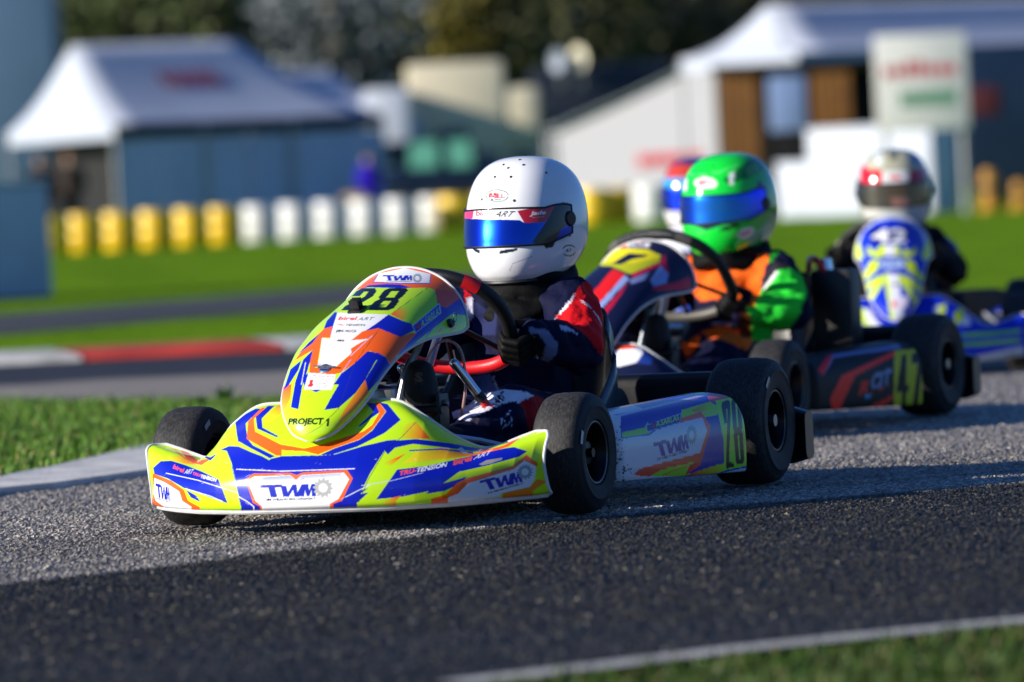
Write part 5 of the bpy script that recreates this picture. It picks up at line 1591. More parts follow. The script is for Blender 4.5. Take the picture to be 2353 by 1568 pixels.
ch.poly('G', [(870, 590), (900, 560), (1010, 530), (1000, 560), (900, 590)], 0x0a3a14); ch.poly('G', [(1080, 440), (1130, 260), (1175, 300), (1150, 460), (1110, 490)], 0x10141c)
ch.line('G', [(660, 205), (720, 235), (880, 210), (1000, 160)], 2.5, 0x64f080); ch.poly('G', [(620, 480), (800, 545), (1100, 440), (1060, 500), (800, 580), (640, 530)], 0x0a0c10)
ch.poly('G', [(1040, 640), (1210, 520), (1200, 600), (1080, 680)], 0x7ab08c)
cv = Canvas(1540, 310, 1820, 640, 0x1450c0, 1.0)
cv.grad('G', [(600, 200), (1200, 200), (1200, 600), (600, 600)], 0x1034c8, 0x2a8ac0, (640, 450), (900, 440), 1.0); cv.grad('G', [(900, 200), (1200, 200), (1200, 600), (900, 600)], 0x2a80c0, 0x2030d8, (920, 440), (1130, 380), 1.0)
LOOP47 = wheel_loop(-0.05, (-.335, .0, .425), 1.10)
build_driver('driver of kart 47 in a bright green helmet and orange, green and navy suit', K47, cb, 0x0f1230, 'kart drivers',
             dict(c=(-.665, .055, .612), yaw=math.radians(-6), pitch=math.radians(3), scale=1.02, dx=.10, rings=2, shoulders=[(-.645, .185, .42), (-.64, -.09, .42)], elbows=[(-.52, .285, .315), (-.50, -.19, .315)], wrists=[(-.425, .175, .325), (-.42, -.16, .33)]), dict(canv_shell=ch, back_col=0x0f9a34, canv_visor=cv, nz=90, na=140, visor_up=.006,
             vents=[(800, 125), (872, 95), (840, 172), (742, 190), (1005, 108)], vz='G'), voxel=0.008, wheel_pts=(LOOP47, (25, 49)), fine=False)

# ================================================================== KART 42, red banded helmet
B2 = 0x1030c4
c1 = Canvas(1900, 460, 2200, 820, B2)
def f42(C, text=True):
    p = lambda pts, c: C.poly('I', pts, c)
    Y2 = 0xd0e81c
    for m in (1, -1):
        q = lambda pts: [(590 + m * (x - 590) + (0 if m > 0 else 0), y) for x, y in pts]
        wc = 0xaebedf
        p(q([(300, 600), (330, 500), (420, 420), (560, 385), (600, 385), (600, 415), (480, 440), (400, 500), (370, 590), (330, 640)]), wc)
        p(q([(300, 540), (340, 530), (380, 600), (400, 680), (350, 690)]), Y2)
        p(q([(430, 590), (470, 640), (510, 600), (520, 650), (560, 660), (480, 672), (425, 650)]), Y2)
        p(q([(505, 685), (525, 720), (420, 820), (345, 860), (340, 830), (420, 760), (440, 700)]), Y2)
        p(q([(350, 900), (430, 840), (525, 780), (510, 830), (420, 900), (360, 930)]), Y2)
        p(q([(520, 805), (545, 822), (445, 975), (495, 1125), (462, 1112), (400, 975)]), Y2)
        p(q([(530, 780), (565, 780), (615, 1155), (590, 1135)]), Y2)
    p([(562, 780), (625, 780), (672, 1080), (612, 1160)], 0xe4e6f0)
    p([(545, 590), (605, 590), (605, 660), (545, 660)], 0xe8e8f0); p([(510, 590), (545, 590), (545, 665), (515, 660)], Y2); p([(605, 590), (636, 590), (640, 660), (605, 665)], Y2)
    C.ellipse('I', (588, 716), 98, 46, 0x14249c); C.ellipse('I', (588, 716), 84, 34, 0xb8d0f0)
    p([(440, 480), (700, 480), (690, 580), (450, 580)], 0x0c1c6c)
    if text:
        C.text('I', '42', (455, 575), (688, 575), (455, 482), 0xf0f0f4, 0.03); C.text('I', 'IPK', (530, 732), (650, 728), (530, 702), 0x1c38b0, 0.05)
        C.poly('I', [(575, 940), (700, 930), (690, 1010), (580, 1010)], 0xe6dcec); C.poly('I', [(590, 965), (620, 962), (615, 1000), (590, 1000)], 0xe04040)
        C.line('I', [(590, 855), (625, 850)], 4, 0x303848)
f42(c1); c1b = Canvas(1900, 460, 2200, 820, B2); f42(c1b, False)
c2 = Canvas(1700, 660, 2400, 960, B2)
def s42(C):
    p = lambda pts, c: C.poly('I', pts, c); Y2 = 0xcfe81e
    p([(60, 1245), (120, 1195), (260, 1205), (405, 1232), (410, 1255), (250, 1240), (120, 1262)], Y2)
    p([(140, 1150), (180, 1080), (330, 1000), (410, 1010), (490, 1130), (430, 1195), (330, 1170), (150, 1180)], Y2); p([(265, 1085), (330, 1030), (400, 1110), (420, 1150), (330, 1140)], B2); p([(150, 1150), (190, 1085), (260, 1060), (250, 1130), (200, 1165)], 0xf0f2f2)
    p([(400, 1020), (440, 1010), (500, 1110), (600, 1185), (600, 1200), (480, 1170), (420, 1090)], 0xe8eaf2)
    p([(860, 1000), (945, 975), (940, 1040), (880, 1065)], Y2); p([(860, 1005), (900, 990), (900, 1050), (870, 1060)], 0xe4e8f2); p([(1000, 1040), (1050, 1000), (1070, 1070), (1010, 1125)], Y2); p([(1060, 1060), (1090, 1060), (1110, 1120), (1040, 1125)], 0xe4e8f2)
    for yy in (1165, 1225): p([(1050, yy + 10), (1250, yy - 5), (1440, yy - 20), (1440, yy + 5), (1250, yy + 25), (1060, yy + 38)], 0x7cc04c)
    p([(1100, 1335), (1460, 1255), (1460, 1345), (1130, 1405)], 0xc4ccdc); p([(1250, 1340), (1400, 1305), (1400, 1330), (1255, 1362)], 0x701830)
    p([(1130, 1405), (1460, 1345), (1460, 1400), (1140, 1460)], 0x8cc850)
s42(c2)
c3 = Canvas(2000, 700, 2353, 900, B2)
K42 = build_kart('racing_kart', 'blue and yellow racing kart number 42 with a tall front fairing, at the right', (1.272, 20.5), .03,
                 dict(spoiler=c2, fairing=c1, fairing_base=c1b, pod=c3, pod_base=c3), 0.36, near=False, group='racing karts on the track', grip_low=M_blackgrip, wheel_rot=0.0, fair_w=.86)
cb = Canvas(1880, 480, 2300, 900, 0x0c0d16)
cb.poly('I', [(215, 560), (260, 480), (300, 500), (290, 590), (240, 610)], 0xd8ccb4); cb.poly('I', [(930, 500), (1000, 520), (1040, 620), (1010, 640), (960, 580)], 0x24508c)
ch = Canvas(1950, 320, 2220, 580, 0xc4c4bc)
p = lambda pts, c: ch.poly('I', pts, c)
p([(380, 60), (525, 95), (522, 212), (380, 190)], 0xd8141c); p([(525, 60), (702, 60), (702, 220), (525, 214)], 0xe4e6e0); p([(700, 80), (930, 60), (960, 180), (702, 195)], 0xb80c1c)
p([(440, -80), (900, -80), (930, 70), (700, 100), (525, 100), (430, 92)], 0xb6b49a); p([(560, -60), (640, -60), (620, 30), (580, 30)], 0x707264); p([(700, 0), (790, -40), (800, 30), (730, 60)], 0x6a90a8); p([(470, 0), (520, -30), (530, 60), (480, 70)], 0xd8e0dc)
ch.ellipse('I', (612, 145), 46, 26, 0xf2ecec); ch.text('I', 'BELL', (574, 158), (652, 158), (576, 132), 0xe03038, 0.06)
p([(700, 360), (900, 340), (880, 480), (760, 480)], 0xa8b4c0); p([(880, 200), (960, 200), (930, 460), (880, 440)], 0x5a4c3a)
cv = Canvas(1950, 320, 2220, 580, 0x2c2620, 0.4)
cv.grad('I', [(400, 200), (930, 180), (920, 400), (400, 420)], 0x4a463a, 0x7a5a2c, (430, 300), (880, 260), 0.4); cv.poly('I', [(580, 280), (700, 270), (720, 360), (600, 380)], 0x9a6a58, 0.1)
build_driver('driver of kart 42 in a silver helmet with a red band, behind the tall fairing', K42, cb, 0x0c0d16, 'kart drivers',
             dict(c=(-.70, .055, .612), yaw=math.radians(-3), pitch=math.radians(4), scale=1.03), dict(canv_shell=ch, back_col=0xb0b0a8, canv_visor=cv, nz=80, na=120), voxel=0.009,
             wheel_pts=(wheel_loop(0.0), (19, 53)), fine=False)

# ================================================================== fourth kart, mostly hidden behind kart 47
c1 = Canvas(1200, 400, 1800, 900, 0x1c3f9c); c1.poly('D', [(1300, 400), (1800, 400), (1800, 560), (1300, 600)], 0xe8e8ec)
K4 = build_kart('racing_kart', 'white and blue racing kart almost hidden behind kart 47', (float(wp(1600, 440, 22.3)[0]) - .055, 21.6), .0, dict(spoiler=c1, fairing=c1, pod=c1, pod_base=c1), 0.25, near=False, group='racing karts on the track', grip_low=M_blackgrip, wheel_rot=0.0)
cb = Canvas(1400, 400, 1800, 800, 0xdcd8d2); cb.poly('D', [(1500, 560), (1800, 560), (1800, 800), (1500, 800)], 0x1c2440)
ch = Canvas(1450, 300, 1750, 600, 0xd8d6d4); ch.poly('D', [(1500, 330), (1700, 330), (1700, 395), (1500, 395)], 0x2a2a72); ch.poly('D', [(1500, 378), (1700, 378), (1700, 412), (1500, 412)], 0xc4402c); ch.poly('D', [(1500, 408), (1700, 408), (1700, 440), (1500, 440)], 0x3a9ad8)
cv = Canvas(1450, 300, 1750, 600, 0x1838d0, 1.0)
build_driver('driver in a blue and red helmet peeping out behind the green helmet', K4, cb, 0xdcd8d2, 'kart drivers',
             dict(c=(-.70, .055, .625), yaw=math.radians(-6), pitch=math.radians(2), scale=1.02), dict(canv_shell=ch, back_col=0x2a2a72, canv_visor=cv, nz=60, na=100), voxel=0.010, wheel_pts=(wheel_loop(0.0), (19, 53)), fine=False)

# ================================================================== THE PADDOCK BEHIND
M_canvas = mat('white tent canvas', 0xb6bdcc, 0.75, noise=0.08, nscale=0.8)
M_canvas2 = mat('tent wall tinted for shade', 0xbac6ea, 0.8, noise=0.12, nscale=0.7)  # blue of the shade put into the wall colour
M_pole = mat('aluminium pole', 0xa8aaa8, 0.4, 0.6)
M_blackcl = mat('black fabric', 0x0c0d10, 0.8)
M_cream = mat('cream motorhome', 0xe4d8b8, 0.4, noise=0.06, nscale=1.5)
M_glass = mat('dark glass', 0x10161c, 0.08, 0.0, spec=0.9)
M_mint = mat('mint reflection glass', 0x66ac92, 0.25)  # pale green reflection painted as the colour of the car glass
M_ypl = mat('yellow plastic drum', 0xf8cc20, 0.42, noise=0.15, nscale=4)
M_wpl = mat('white plastic drum', 0xdedfdd, 0.45, noise=0.12, nscale=4)
M_redprint = mat('faded red print', 0xc8303c, 0.7)
M_grnprint = mat('green print', 0x2f8a5a, 0.7)


def quad_mesh(name, pts, m, parent, thick=0.03):
    """flat panel with thickness through 4+ points (ordered)"""
    P = np.array(pts, float); n = np.cross(P[1] - P[0], P[2] - P[0]); n /= np.linalg.norm(n)
    k = len(P); V = np.vstack([P + n * thick / 2, P - n * thick / 2])
    F = [list(range(k)), list(range(2 * k - 1, k - 1, -1))] + [[i, i + k, (i + 1) % k + k, (i + 1) % k] for i in range(k)]
    return mobj(name, V, F, m, parent, False)


def drape(name, a, b, c, d, m, parent, sag=0.15, n=10):
    """cloth panel between corners a,b (top) and d,c (bottom), hanging in a soft curve"""
    a, b, c, d = (np.array(p, float) for p in (a, b, c, d))
    G = np.zeros((n + 1, n + 1, 3))
    for i in range(n + 1):
        for j in range(n + 1):
            u, v = j / n, i / n
            p = (a * (1 - u) + b * u) * (1 - v) + (d * (1 - u) + c * u) * v
            p = p + np.array([0, 0, -sag * 4 * v * (1 - v) * 0.8 - 0.25 * sag * math.sin(u * math.pi) * v])
            G[i, j] = p
    o = link(name, surf_mesh(name, G), m, parent)
    md = o.modifiers.new('thickness', 'SOLIDIFY'); md.thickness = 0.015
    return o


def box_part(name, lo, hi, m, parent, bev=0.02, rz=None):
    mb = MB(); mb.box(lo, hi, bev); return mb.build(name, m, parent)


def pole(name, a, b, r, m, parent):
    mb = MB(); mb.tube([a, b], r, 10); return mb.build(name, m, parent)


# ---- drums along the tyre barrier
def drum(base, m, label, group, h=0.62, r=0.330):
    t = empty('barrier_drum', base, random.uniform(0, 6)); tag(t, label, 'drum', group)
    key = ('drum', m.name)
    def f():
        mb = MB(); L = lambda pr: mb.lathe(pr, 28, Matrix.Rotation(math.pi / 2, 4, 'X'))
        L([(.001, 0), (r * .96, 0), (r, .03), (r, .20), (r * 1.03, .215), (r * 1.03, .245), (r, .26), (r, .43), (r * 1.03, .445), (r * 1.03, .475), (r, .49), (r, h - .05), (r * .96, h), (r * .9, h), (r * .9, h - .02), (.001, h - .02)])
        me = make_mesh('shell', mb.V, mb.F); me.set_sharp_from_angle(angle=math.radians(40)); return me
    link('shell', shared(key, f), m, t)
    def f2():
        mb = MB()
        for (x, y) in ((r * .5, 0), (-r * .55, .05)): mb.lathe([(.001, .022), (.03, .022), (.035, 0)], 12, Matrix.Translation((x, y, h - .02)) @ Matrix.Rotation(math.pi / 2, 4, 'X'))
        return make_mesh('bung', mb.V, mb.F)
    o = link('bung', shared('bung', f2), M_black, t); o['kind'] = 'stuff'
    return t


DR = [(118, 578), (196, 578), (278, 572), (360, 566), (440, 561), (517, 556)]
ordn = ['first', 'second', 'third', 'fourth', 'fifth', 'sixth', 'seventh', 'eighth']
for k, px in enumerate(DR):
    b = wp(px[0], px[1], 100.5 + k * .95); drum((b[0], b[1], -0.02), M_ypl, f'yellow plastic barrier drum, {ordn[k]} from the left in the yellow run', 'drums along the barrier')
for k, px in enumerate([(600, 552), (682, 548), (764, 544), (846, 538), (924, 533), (1000, 526)]):
    b = wp(px[0], px[1], 106.2 + k * .95); drum((b[0], b[1], -0.02), M_wpl, f'white plastic barrier drum, {ordn[k]} from the left in the white run', 'drums along the barrier')
for k, px in enumerate([(1050, 522), (1130, 516), (1215, 512), (1300, 508)]):
    b = wp(px[0], px[1], 110.5 + k * .5); drum((b[0], b[1], -0.02), M_ypl, ['yellow drum standing at the left edge of the white helmet', 'yellow drum hidden behind the white helmet, left one', 'yellow drum hidden behind the white helmet, middle one', 'yellow drum hidden behind the white helmet, right one'][k], 'drums along the barrier')
for k, px in enumerate([(1365, 497), (1428, 494)]):
    b = wp(px[0], px[1], 111 + k * .5); drum((b[0], b[1], -0.02), M_ypl, ['yellow drum just right of the white helmet', 'yellow drum between the white helmet and a white drum'][k], 'drums along the barrier')
for k, px in enumerate([(1500, 492), (1580, 488), (1660, 484), (1810, 500), (1850, 490)]):
    b = wp(px[0], px[1], 108 + k * .6); drum((b[0], b[1], -0.02), M_wpl, ['white drum left of the blue helmet behind the kart', 'white drum hidden behind the green helmet, left one', 'white drum hidden behind the green helmet, right one', 'white drum just right of the green helmet', 'white drum beside the big white block'][k], 'drums along the barrier')

# ---- barrier blocks, set askew to the camera
def block(name, u_near, v_near, y, L, D, h, rz, m, label):
    """near corner seen at this pixel; L runs along local +x, D along local +y"""
    c = wp(u_near, v_near, y)
    t = empty(name, (c[0], y, -0.02), rz); tag(t, label, 'barrier')
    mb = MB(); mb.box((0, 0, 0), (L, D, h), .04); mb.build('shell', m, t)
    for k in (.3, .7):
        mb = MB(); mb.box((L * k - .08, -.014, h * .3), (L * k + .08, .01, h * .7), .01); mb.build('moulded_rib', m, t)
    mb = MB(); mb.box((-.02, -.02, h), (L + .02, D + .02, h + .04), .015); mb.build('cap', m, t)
    return t
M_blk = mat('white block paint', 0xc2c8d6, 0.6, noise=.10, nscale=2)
c_ = wp(112, 684, 50)
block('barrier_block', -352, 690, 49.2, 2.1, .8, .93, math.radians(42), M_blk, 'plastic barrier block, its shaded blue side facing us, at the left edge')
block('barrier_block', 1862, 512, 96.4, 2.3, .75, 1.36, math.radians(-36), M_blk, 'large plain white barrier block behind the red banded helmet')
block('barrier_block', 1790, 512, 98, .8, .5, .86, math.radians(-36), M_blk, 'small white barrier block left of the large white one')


# ---- tents
def tent(name, label, near, rot, L, dep, z_e, z_r, rl, rr, wall=True, print_m=None, val_m=None, roofm=None, legs=(0, .33, .66, 1), wallm=None):
    """marquee standing askew: near corner at the origin, long side along local +x, ridge rl..rr"""
    t = empty(name, (near[0], near[1], 0), rot); tag(t, label, 'tent')
    xl, xr, y = 0.0, L, 0.0
    q = lambda x, yy, z: (x, yy, z)
    e = [q(xl, y, z_e), q(xr, y, z_e), q(xr, y + dep, z_e), q(xl, y + dep, z_e)]
    r = [q(rl, y + dep / 2, z_r), q(rr, y + dep / 2, z_r)]
    rm = roofm or M_canvas
    rf = drape('roof', r[0], r[1], e[1], e[0], rm, t, 0.22)
    drape('roof', r[1], r[0], e[3], e[2], rm, t, 0.22)
    drape('roof', r[0], r[0], e[0], e[3], rm, t, 0.25); drape('roof', r[1], r[1], e[2], e[1], rm, t, 0.25)
    vm = val_m or rm
    for i in range(4):
        a, b = np.array(e[i]), np.array(e[(i + 1) % 4])
        quad_mesh('valance', [a, b, b - [0, 0, .25], a - [0, 0, .25]], vm if i in (0, 1) else rm, t)
    for k in legs:
        for yy in (0, dep):
            a = np.array(q(xl + (xr - xl) * k, y + yy, z_e)); pole('leg', a, a * [1, 1, 0] + [0, 0, -.02], .035, M_pole, t)
    if wall:
        nseg = 6
        for k in range(nseg):
            x0 = xl + (xr - xl) * k / nseg; x1 = xl + (xr - xl) * (k + 1) / nseg
            V = []
            for i in range(9):
                u = i / 8; xx = x0 + (x1 - x0) * u
                for z in (z_e - .28, 1.0, 0.0): V.append(q(xx, y + .06 + .05 * math.sin(u * 12 + k), z))
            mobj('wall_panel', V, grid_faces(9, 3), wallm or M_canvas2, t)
        V = []
        for i in range(9):
            for z in (z_e - .3, 1.0, 0.0): V.append((.9, .3 + (dep - .3) * i / 8, z))
        mobj('wall_panel', V, grid_faces(9, 3), M_blackcl, t)
    if print_m: print_m(rf, t, e, r)
    return t


def P0(u, v, y): return wp(u, v, y)
def print_left(rf, t, e, r):
    # faded red lettering block on the roof slope
    a, b, c, d = (np.array(p) for p in (r[0], r[1], e[1], e[0]))
    for k in range(5):
        u = .36 + k * .06; V = []
        for (uu, vv) in ((u, .28), (u + .042, .28), (u + .042, .46), (u, .46)):
            p = (a * (1 - uu) + b * uu) * (1 - vv) + (d * (1 - uu) + c * uu) * vv
            V.append(p + np.array([0, -.03, -.22 * 3.2 * vv * (1 - vv) - .055 * math.sin(uu * math.pi) * vv + .03]))
        quad_mesh('roof_print', V, mat('faded roof print', 0x9a3a58, .7), rf, .004)


c_ = P0(262, 300, 122)
tent('canopy_tent', 'large white pop-up tent with dark valance and lit left end, at the left', c_, math.radians(33), 6.3, 4.4, 2.32, 4.0, .35, 4.2, True, print_left, val_m=M_blackcl)
c_ = P0(640, 250, 131)
tent('canopy_tent', 'smaller white tent behind the large left tent, peak showing at its right', c_, math.radians(36), 3.8, 3.0, 2.30, 3.45, 1.2, 2.4, True, legs=(0, 1))
c_ = P0(1832, 125, 111)
tent('marquee_tent', 'big white marquee with a sunlit end and shaded roof, at the right', c_, math.radians(38), 9.0, 3.3, 2.90, 3.80, .75, 8.2, False, legs=(0, .5, 1))
# lean-to of the marquee: sunlit sloping roof and wall with red print
c_ = P0(1650, 300, 117)
t = empty('awning', (c_[0], c_[1], 0), math.radians(-34)); tag(t, 'white lean-to awning with red print on its bright wall, left of the marquee', 'awning')
X1 = 0.0; X0 = (P0(1258, 300, 119)[0] - c_[0]) / math.cos(math.radians(34))
drape('roof', (X1, -.1, 3.05), (X1, 4.0, 3.05), (X0, 4.0, 1.78), (X0, -.1, 1.78), M_canvas, t, .06)
wallm = mat('sunlit tent wall', 0xa6a6ac, 0.7, noise=.04, nscale=1)
for k in range(4):
    a = X0 + (X1 - X0) * k / 4; b = X0 + (X1 - X0) * (k + 1) / 4
    quad_mesh('wall_panel', [(a, .10 - k * .02, 0), (b, .08 - k * .02, 0), (b, .08 - k * .02, 1.75 + 1.25 * (k + 1) / 4 - .05), (a, .10 - k * .02, 1.75 + 1.25 * k / 4 - .05)], wallm, t, .02)
for k in range(6):
    a = X0 + 2.05 + k * .25
    quad_mesh('wall_print', [(a, -.02, .98), (a + .17, -.02, .98), (a + .2, -.02, 1.2), (a + .02, -.02, 1.2)], M_redprint, t, .004)
for xx in (X0, X1): pole('leg', (xx, -.05, -.02), (xx, -.05, 1.7 if xx == X0 else 2.95), .04, M_pole, t)

# ---- timber clubhouse front inside the marquee
y = 109
t = empty('timber_hut', (P0(1800, 400, y)[0], y, 0)); tag(t, 'brown timber hut with a dark doorway and pale window, under the marquee', 'hut')
ox = t.location[0]
xx = [P0(u, 300, y)[0] - ox for u in (1655, 1745, 1770, 1855, 1868, 1960)]
M_wood = mat('brown timber', 0x8a5a24, 0.7, noise=.25, nscale=3); M_dark = mat('dark interior', 0x08080a, 0.9)
for (a, b, n_) in ((xx[0], xx[1], 5), (xx[4], xx[5], 5)):
    for k in range(n_):
        w_ = (b - a) / n_; mb = MB(); mb.box((a + k * w_ + .01, 0, -.02), (a + (k + 1) * w_ - .01, .06, 2.55), .01); mb.build('plank', M_wood, t)
box_part('back_wall', (xx[0], .5, -.02), (xx[5] + 1, .6, 2.55), M_dark, t)
box_part('window_pane', (xx[2], .02, 1.45), (xx[3], .06, 2.45), mat('pale window', 0x8fa4d0, 0.3), t); box_part('door', (xx[2], .08, -.02), (xx[3], .12, 1.4), M_dark, t)
box_part('roof_beam', (xx[0] - .1, -.1, 2.56), (xx[5] + 1.1, .7, 2.68), M_dark, t)

# ---- signboard
y = 90
t = empty('signboard', (P0(2118, 300, y)[0], y, 0)); tag(t, 'white signboard with red and green print on posts, at the right', 'sign')
ox = t.location[0]
a, b = P0(2012, 200, y)[0] - ox, P0(2224, 200, y)[0] - ox; z0, z1 = P0(2118, 300, y)[2], P0(2118, 78, y)[2]
box_part('board', (a, -.03, z0), (b, .03, z1), mat('sign white', 0xe8e6e0, 0.55, noise=.05, nscale=2), t)
for k in range(7): mb = MB(); mb.box((a + .12 + k * .16, -.036, z0 + .80), (a + .23 + k * .16, -.031, z0 + .80 + (.22 if k in (2, 3) else .16)), 0); mb.build('red_print', M_redprint, t)
for k in range(6): mb = MB(); mb.box((a + .36 + k * .14, -.036, z0 + .36), (a + .46 + k * .14, -.031, z0 + .58), 0); mb.build('green_print', M_grnprint, t)
pole('post', (a + .1, .06, -.02), (a + .1, .06, z1), .05, M_pole, t); pole('post', (b - .1, .06, -.02), (b - .1, .06, z1), .05, M_pole, t)

# ---- vehicles
def vehicle(name, label, cat, y, u0, u1, v_top, body_m, z_floor=.35, length=None, cab=None, windows=(), wheels=True, dep=2.0, rise=0.0):
    a, b = P0(u0, 400, y)[0], P0(u1, 400, y)[0]; z1 = P0((u0 + u1) / 2, v_top, y)[2]
    t = empty(name, ((a + b) / 2, y, 0)); tag(t, label, cat); w2 = (b - a) / 2
    mb = MB(); mb.box((-w2, -dep / 2, z_floor), (w2, dep / 2, z1), .12); mb.build('body', body_m, t)
    for (x0, x1, za, zb, m) in windows:
        mb = MB(); mb.box((-w2 + x0 * 2 * w2, -dep / 2 - .02, za), (-w2 + x1 * 2 * w2, -dep / 2 + .02, zb), .03); mb.build('window', m, t)
    if wheels:
        for k in (.18, .82):
            mb = MB(); mb.lathe([(.02, -.1), (.28, -.1), (.33, -.06), (.33, .06), (.28, .1), (.02, .1)], 24, Matrix.Translation((-w2 + 2 * w2 * k, -dep / 2 + .12, .31))); mb.build('wheel', M_rubber, t)
    return t, w2, z1


t, w2, z1 = vehicle('motorhome', 'cream motorhome with an overcab bed and dark window', 'motorhome', 135, 945, 1168, 145, M_cream, windows=((.30, .62, 1.2, 2.05, M_glass), (.72, .93, .95, 1.5, M_glass)))
mb = MB(); mb.box((w2 - .05, -.95, 1.55), (w2 + .75, .95, 2.9), .15); mb.build('overcab', M_cream, t)
mb = MB(); mb.box((w2 - .05, -.9, .35), (w2 + .85, .9, 1.5), .15); mb.build('cab', M_cream, t)
mb = MB(); mb.box((w2 + .1, -.93, .95), (w2 + .6, -.88, 1.4), .03); mb.build('cab_window', M_glass, t)

t, w2, z1 = vehicle('parked_car', 'dark car with pale green reflecting windows, beside the motorhome', 'car', 121, 885, 1165, 385, mat('dark blue car paint', 0x0c1220, 0.25, coat=.5), z_floor=.22, dep=1.8)
mb = MB(); mb.add([(-w2 * .8, -.75, z1 - .05), (w2 * .65, -.75, z1 - .05), (w2 * .40, -.6, z1 + .58), (-w2 * .62, -.6, z1 + .58), (-w2 * .8, .75, z1 - .05), (w2 * .65, .75, z1 - .05), (w2 * .40, .6, z1 + .58), (-w2 * .62, .6, z1 + .58)],
                  [(0, 1, 2, 3), (5, 4, 7, 6), (4, 0, 3, 7), (1, 5, 6, 2), (3, 2, 6, 7)]); mb.build('cabin', mat('dark blue car paint', 0), t, False)
for (a, b) in ((-.60, -.12), (.05, .45)):
    quad_mesh('side_window', [(a * w2, -.775, z1 + .0), (b * w2, -.775, z1 + .0), (b * w2 * .93, -.645, z1 + .52), (a * w2 * .93, -.645, z1 + .52)], M_mint, t, .02)

vehicle('horse_lorry', 'dark grey lorry with a flat roof behind the motorhome', 'lorry', 140, 1225, 1560, 150, mat('dark lorry paint', 0x1c222c, 0.4, noise=.1, nscale=1), windows=((.1, .4, 1.7, 2.3, M_glass),))
vehicle('race_trailer', 'dark blue race trailer at the right edge behind the signboard', 'trailer', 104, 2180, 2700, 95, mat('dark blue trailer paint', 0x12243c, 0.35, noise=.08, nscale=1), windows=((.08, .22, 1.5, 2.0, mat('dim red print', 0x501820, .6)),))
vehicle('box_lorry', 'pale blue grey box lorry between the trees at the top left corner', 'lorry', 150, -260, 150, -40, mat('pale blue lorry side', 0x5c7894, 0.5, noise=.1, nscale=.5))
vehicle('white_van', 'white van beyond the small tent, left of the motorhome', 'van', 133, 845, 950, 205, mat('white van paint', 0xd8dce6, 0.35), windows=((.45, .9, 1.3, 1.8, M_glass),))
# added stand-in for sun glints, a dish on the lorry
for (u, v, r_, c, lab) in ((1335, 135, .30, 0xe8e0c4, 'round cream sun-glint dish on the dark lorry roof'), (1288, 140, .26, 0x8a94a4, 'round grey sun-glint dish beside the cream one on the lorry roof')):
    p = P0(u, v, 138.6); t = empty('glint_disc', tuple(p)); tag(t, lab, 'disc', 'sun-glint stand-ins')
    R = Matrix.Rotation(-.9, 4, 'Z')
    mb = MB(); mb.lathe([(.002, .0), (r_ * .5, .02), (r_, .09), (r_ * .99, .10), (r_ * .5, .04), (.002, .02)], 28, R @ Matrix.Rotation(math.pi, 4, 'Z')); mb.build('disc_shell', mat('dish paint %x' % c, c, .5), t)
    pole('mast', (0, .05, 0), (0, .2, -(p[2] - 3.0) - .1), .03, M_pole, t)

# yellow machines by the trailer
for k, (u, v0, v1, w_) in enumerate(((2275, 360, 455, 60), (2345, 365, 430, 50))):
    y = 92; a = P0(u, v1, y); t = empty('yellow_bollard', (a[0], y, -.02)); tag(t, ['yellow bollard standing on the grass right of the signboard', 'yellow bollard at the right edge by the trailer'][k], 'bollard', 'yellow bollards')
    h = (v1 - v0) * y / CAM_F; mb = MB(); mb.lathe([(.001, 0), (.2, 0), (.2, .05), (.13, .08), (.13, h - .08), (.10, h), (.001, h)], 20, Matrix.Rotation(math.pi / 2, 4, 'X')); mb.build('post', mat('weathered yellow', 0xb07c10, .6), t)
    mb = MB(); mb.lathe([(.132, h * .5), (.137, h * .52), (.137, h * .62), (.132, h * .64)], 20, Matrix.Rotation(math.pi / 2, 4, 'X')); mb.build('band', M_black, t)


# ---- people in the paddock
def person(label, base, h, top, trousers, hair, skin=(.45, .28, .2), face=0.0, bend=0.0):
    t = empty('person', base, face); tag(t, label, 'person', 'people in the paddock')
    k = h / 1.75
    s = lambda *p: tuple(np.array(p) * k + np.array([0, bend * -(max(0, p[2] - 1.0)) ** 1.5, 0]))
    caps = [(s(0, 0, .98), .15 * k, s(0, 0, 1.38), .16 * k), (s(-.14, 0, 1.42), .07 * k, s(.14, 0, 1.42), .07 * k), (s(0, 0, 1.45), .06 * k, s(0, 0, 1.55), .055 * k)]
    for q in (-1, 1):
        caps += [(s(q * .19, 0, 1.42), .062 * k, s(q * .25, .02, 1.15), .052 * k), (s(q * .25, .02, 1.15), .05 * k, s(q * .20, -.12, .95), .038 * k), (s(q * .20, -.12, .95), .038 * k, s(q * .18, -.16, .88), .04 * k),
                 (s(q * .09, 0, .95), .095 * k, s(q * .10, -.02, .50), .07 * k), (s(q * .10, -.02, .50), .068 * k, s(q * .11, .02, .09), .045 * k), (s(q * .11, .02, .06), .05 * k, s(q * .12, -.15, .05), .04 * k)]
    me = blob('body', caps, .035, 2, ellips=[(s(0, -.01, 1.64), (.085 * k, .10 * k, .12 * k))])
    V = np.array([v.co[:] for v in me.vertices]); z = V[:, 2] / k
    c = np.where((z < .98)[:, None], srgb(trousers), srgb(top)); c = np.where((z < .1)[:, None], .02, c); c = np.where((z > 1.52)[:, None], np.array(skin), c)
    set_col(me, c.astype(np.float32)); link('body', me, M_suit, t)
    mb = MB(); mb.ball(s(0, .015, 1.69), (.098 * k, .11 * k, .095 * k), 2); mb.build('hair', mat('hair %x' % hair, hair, .8), t)
    return t


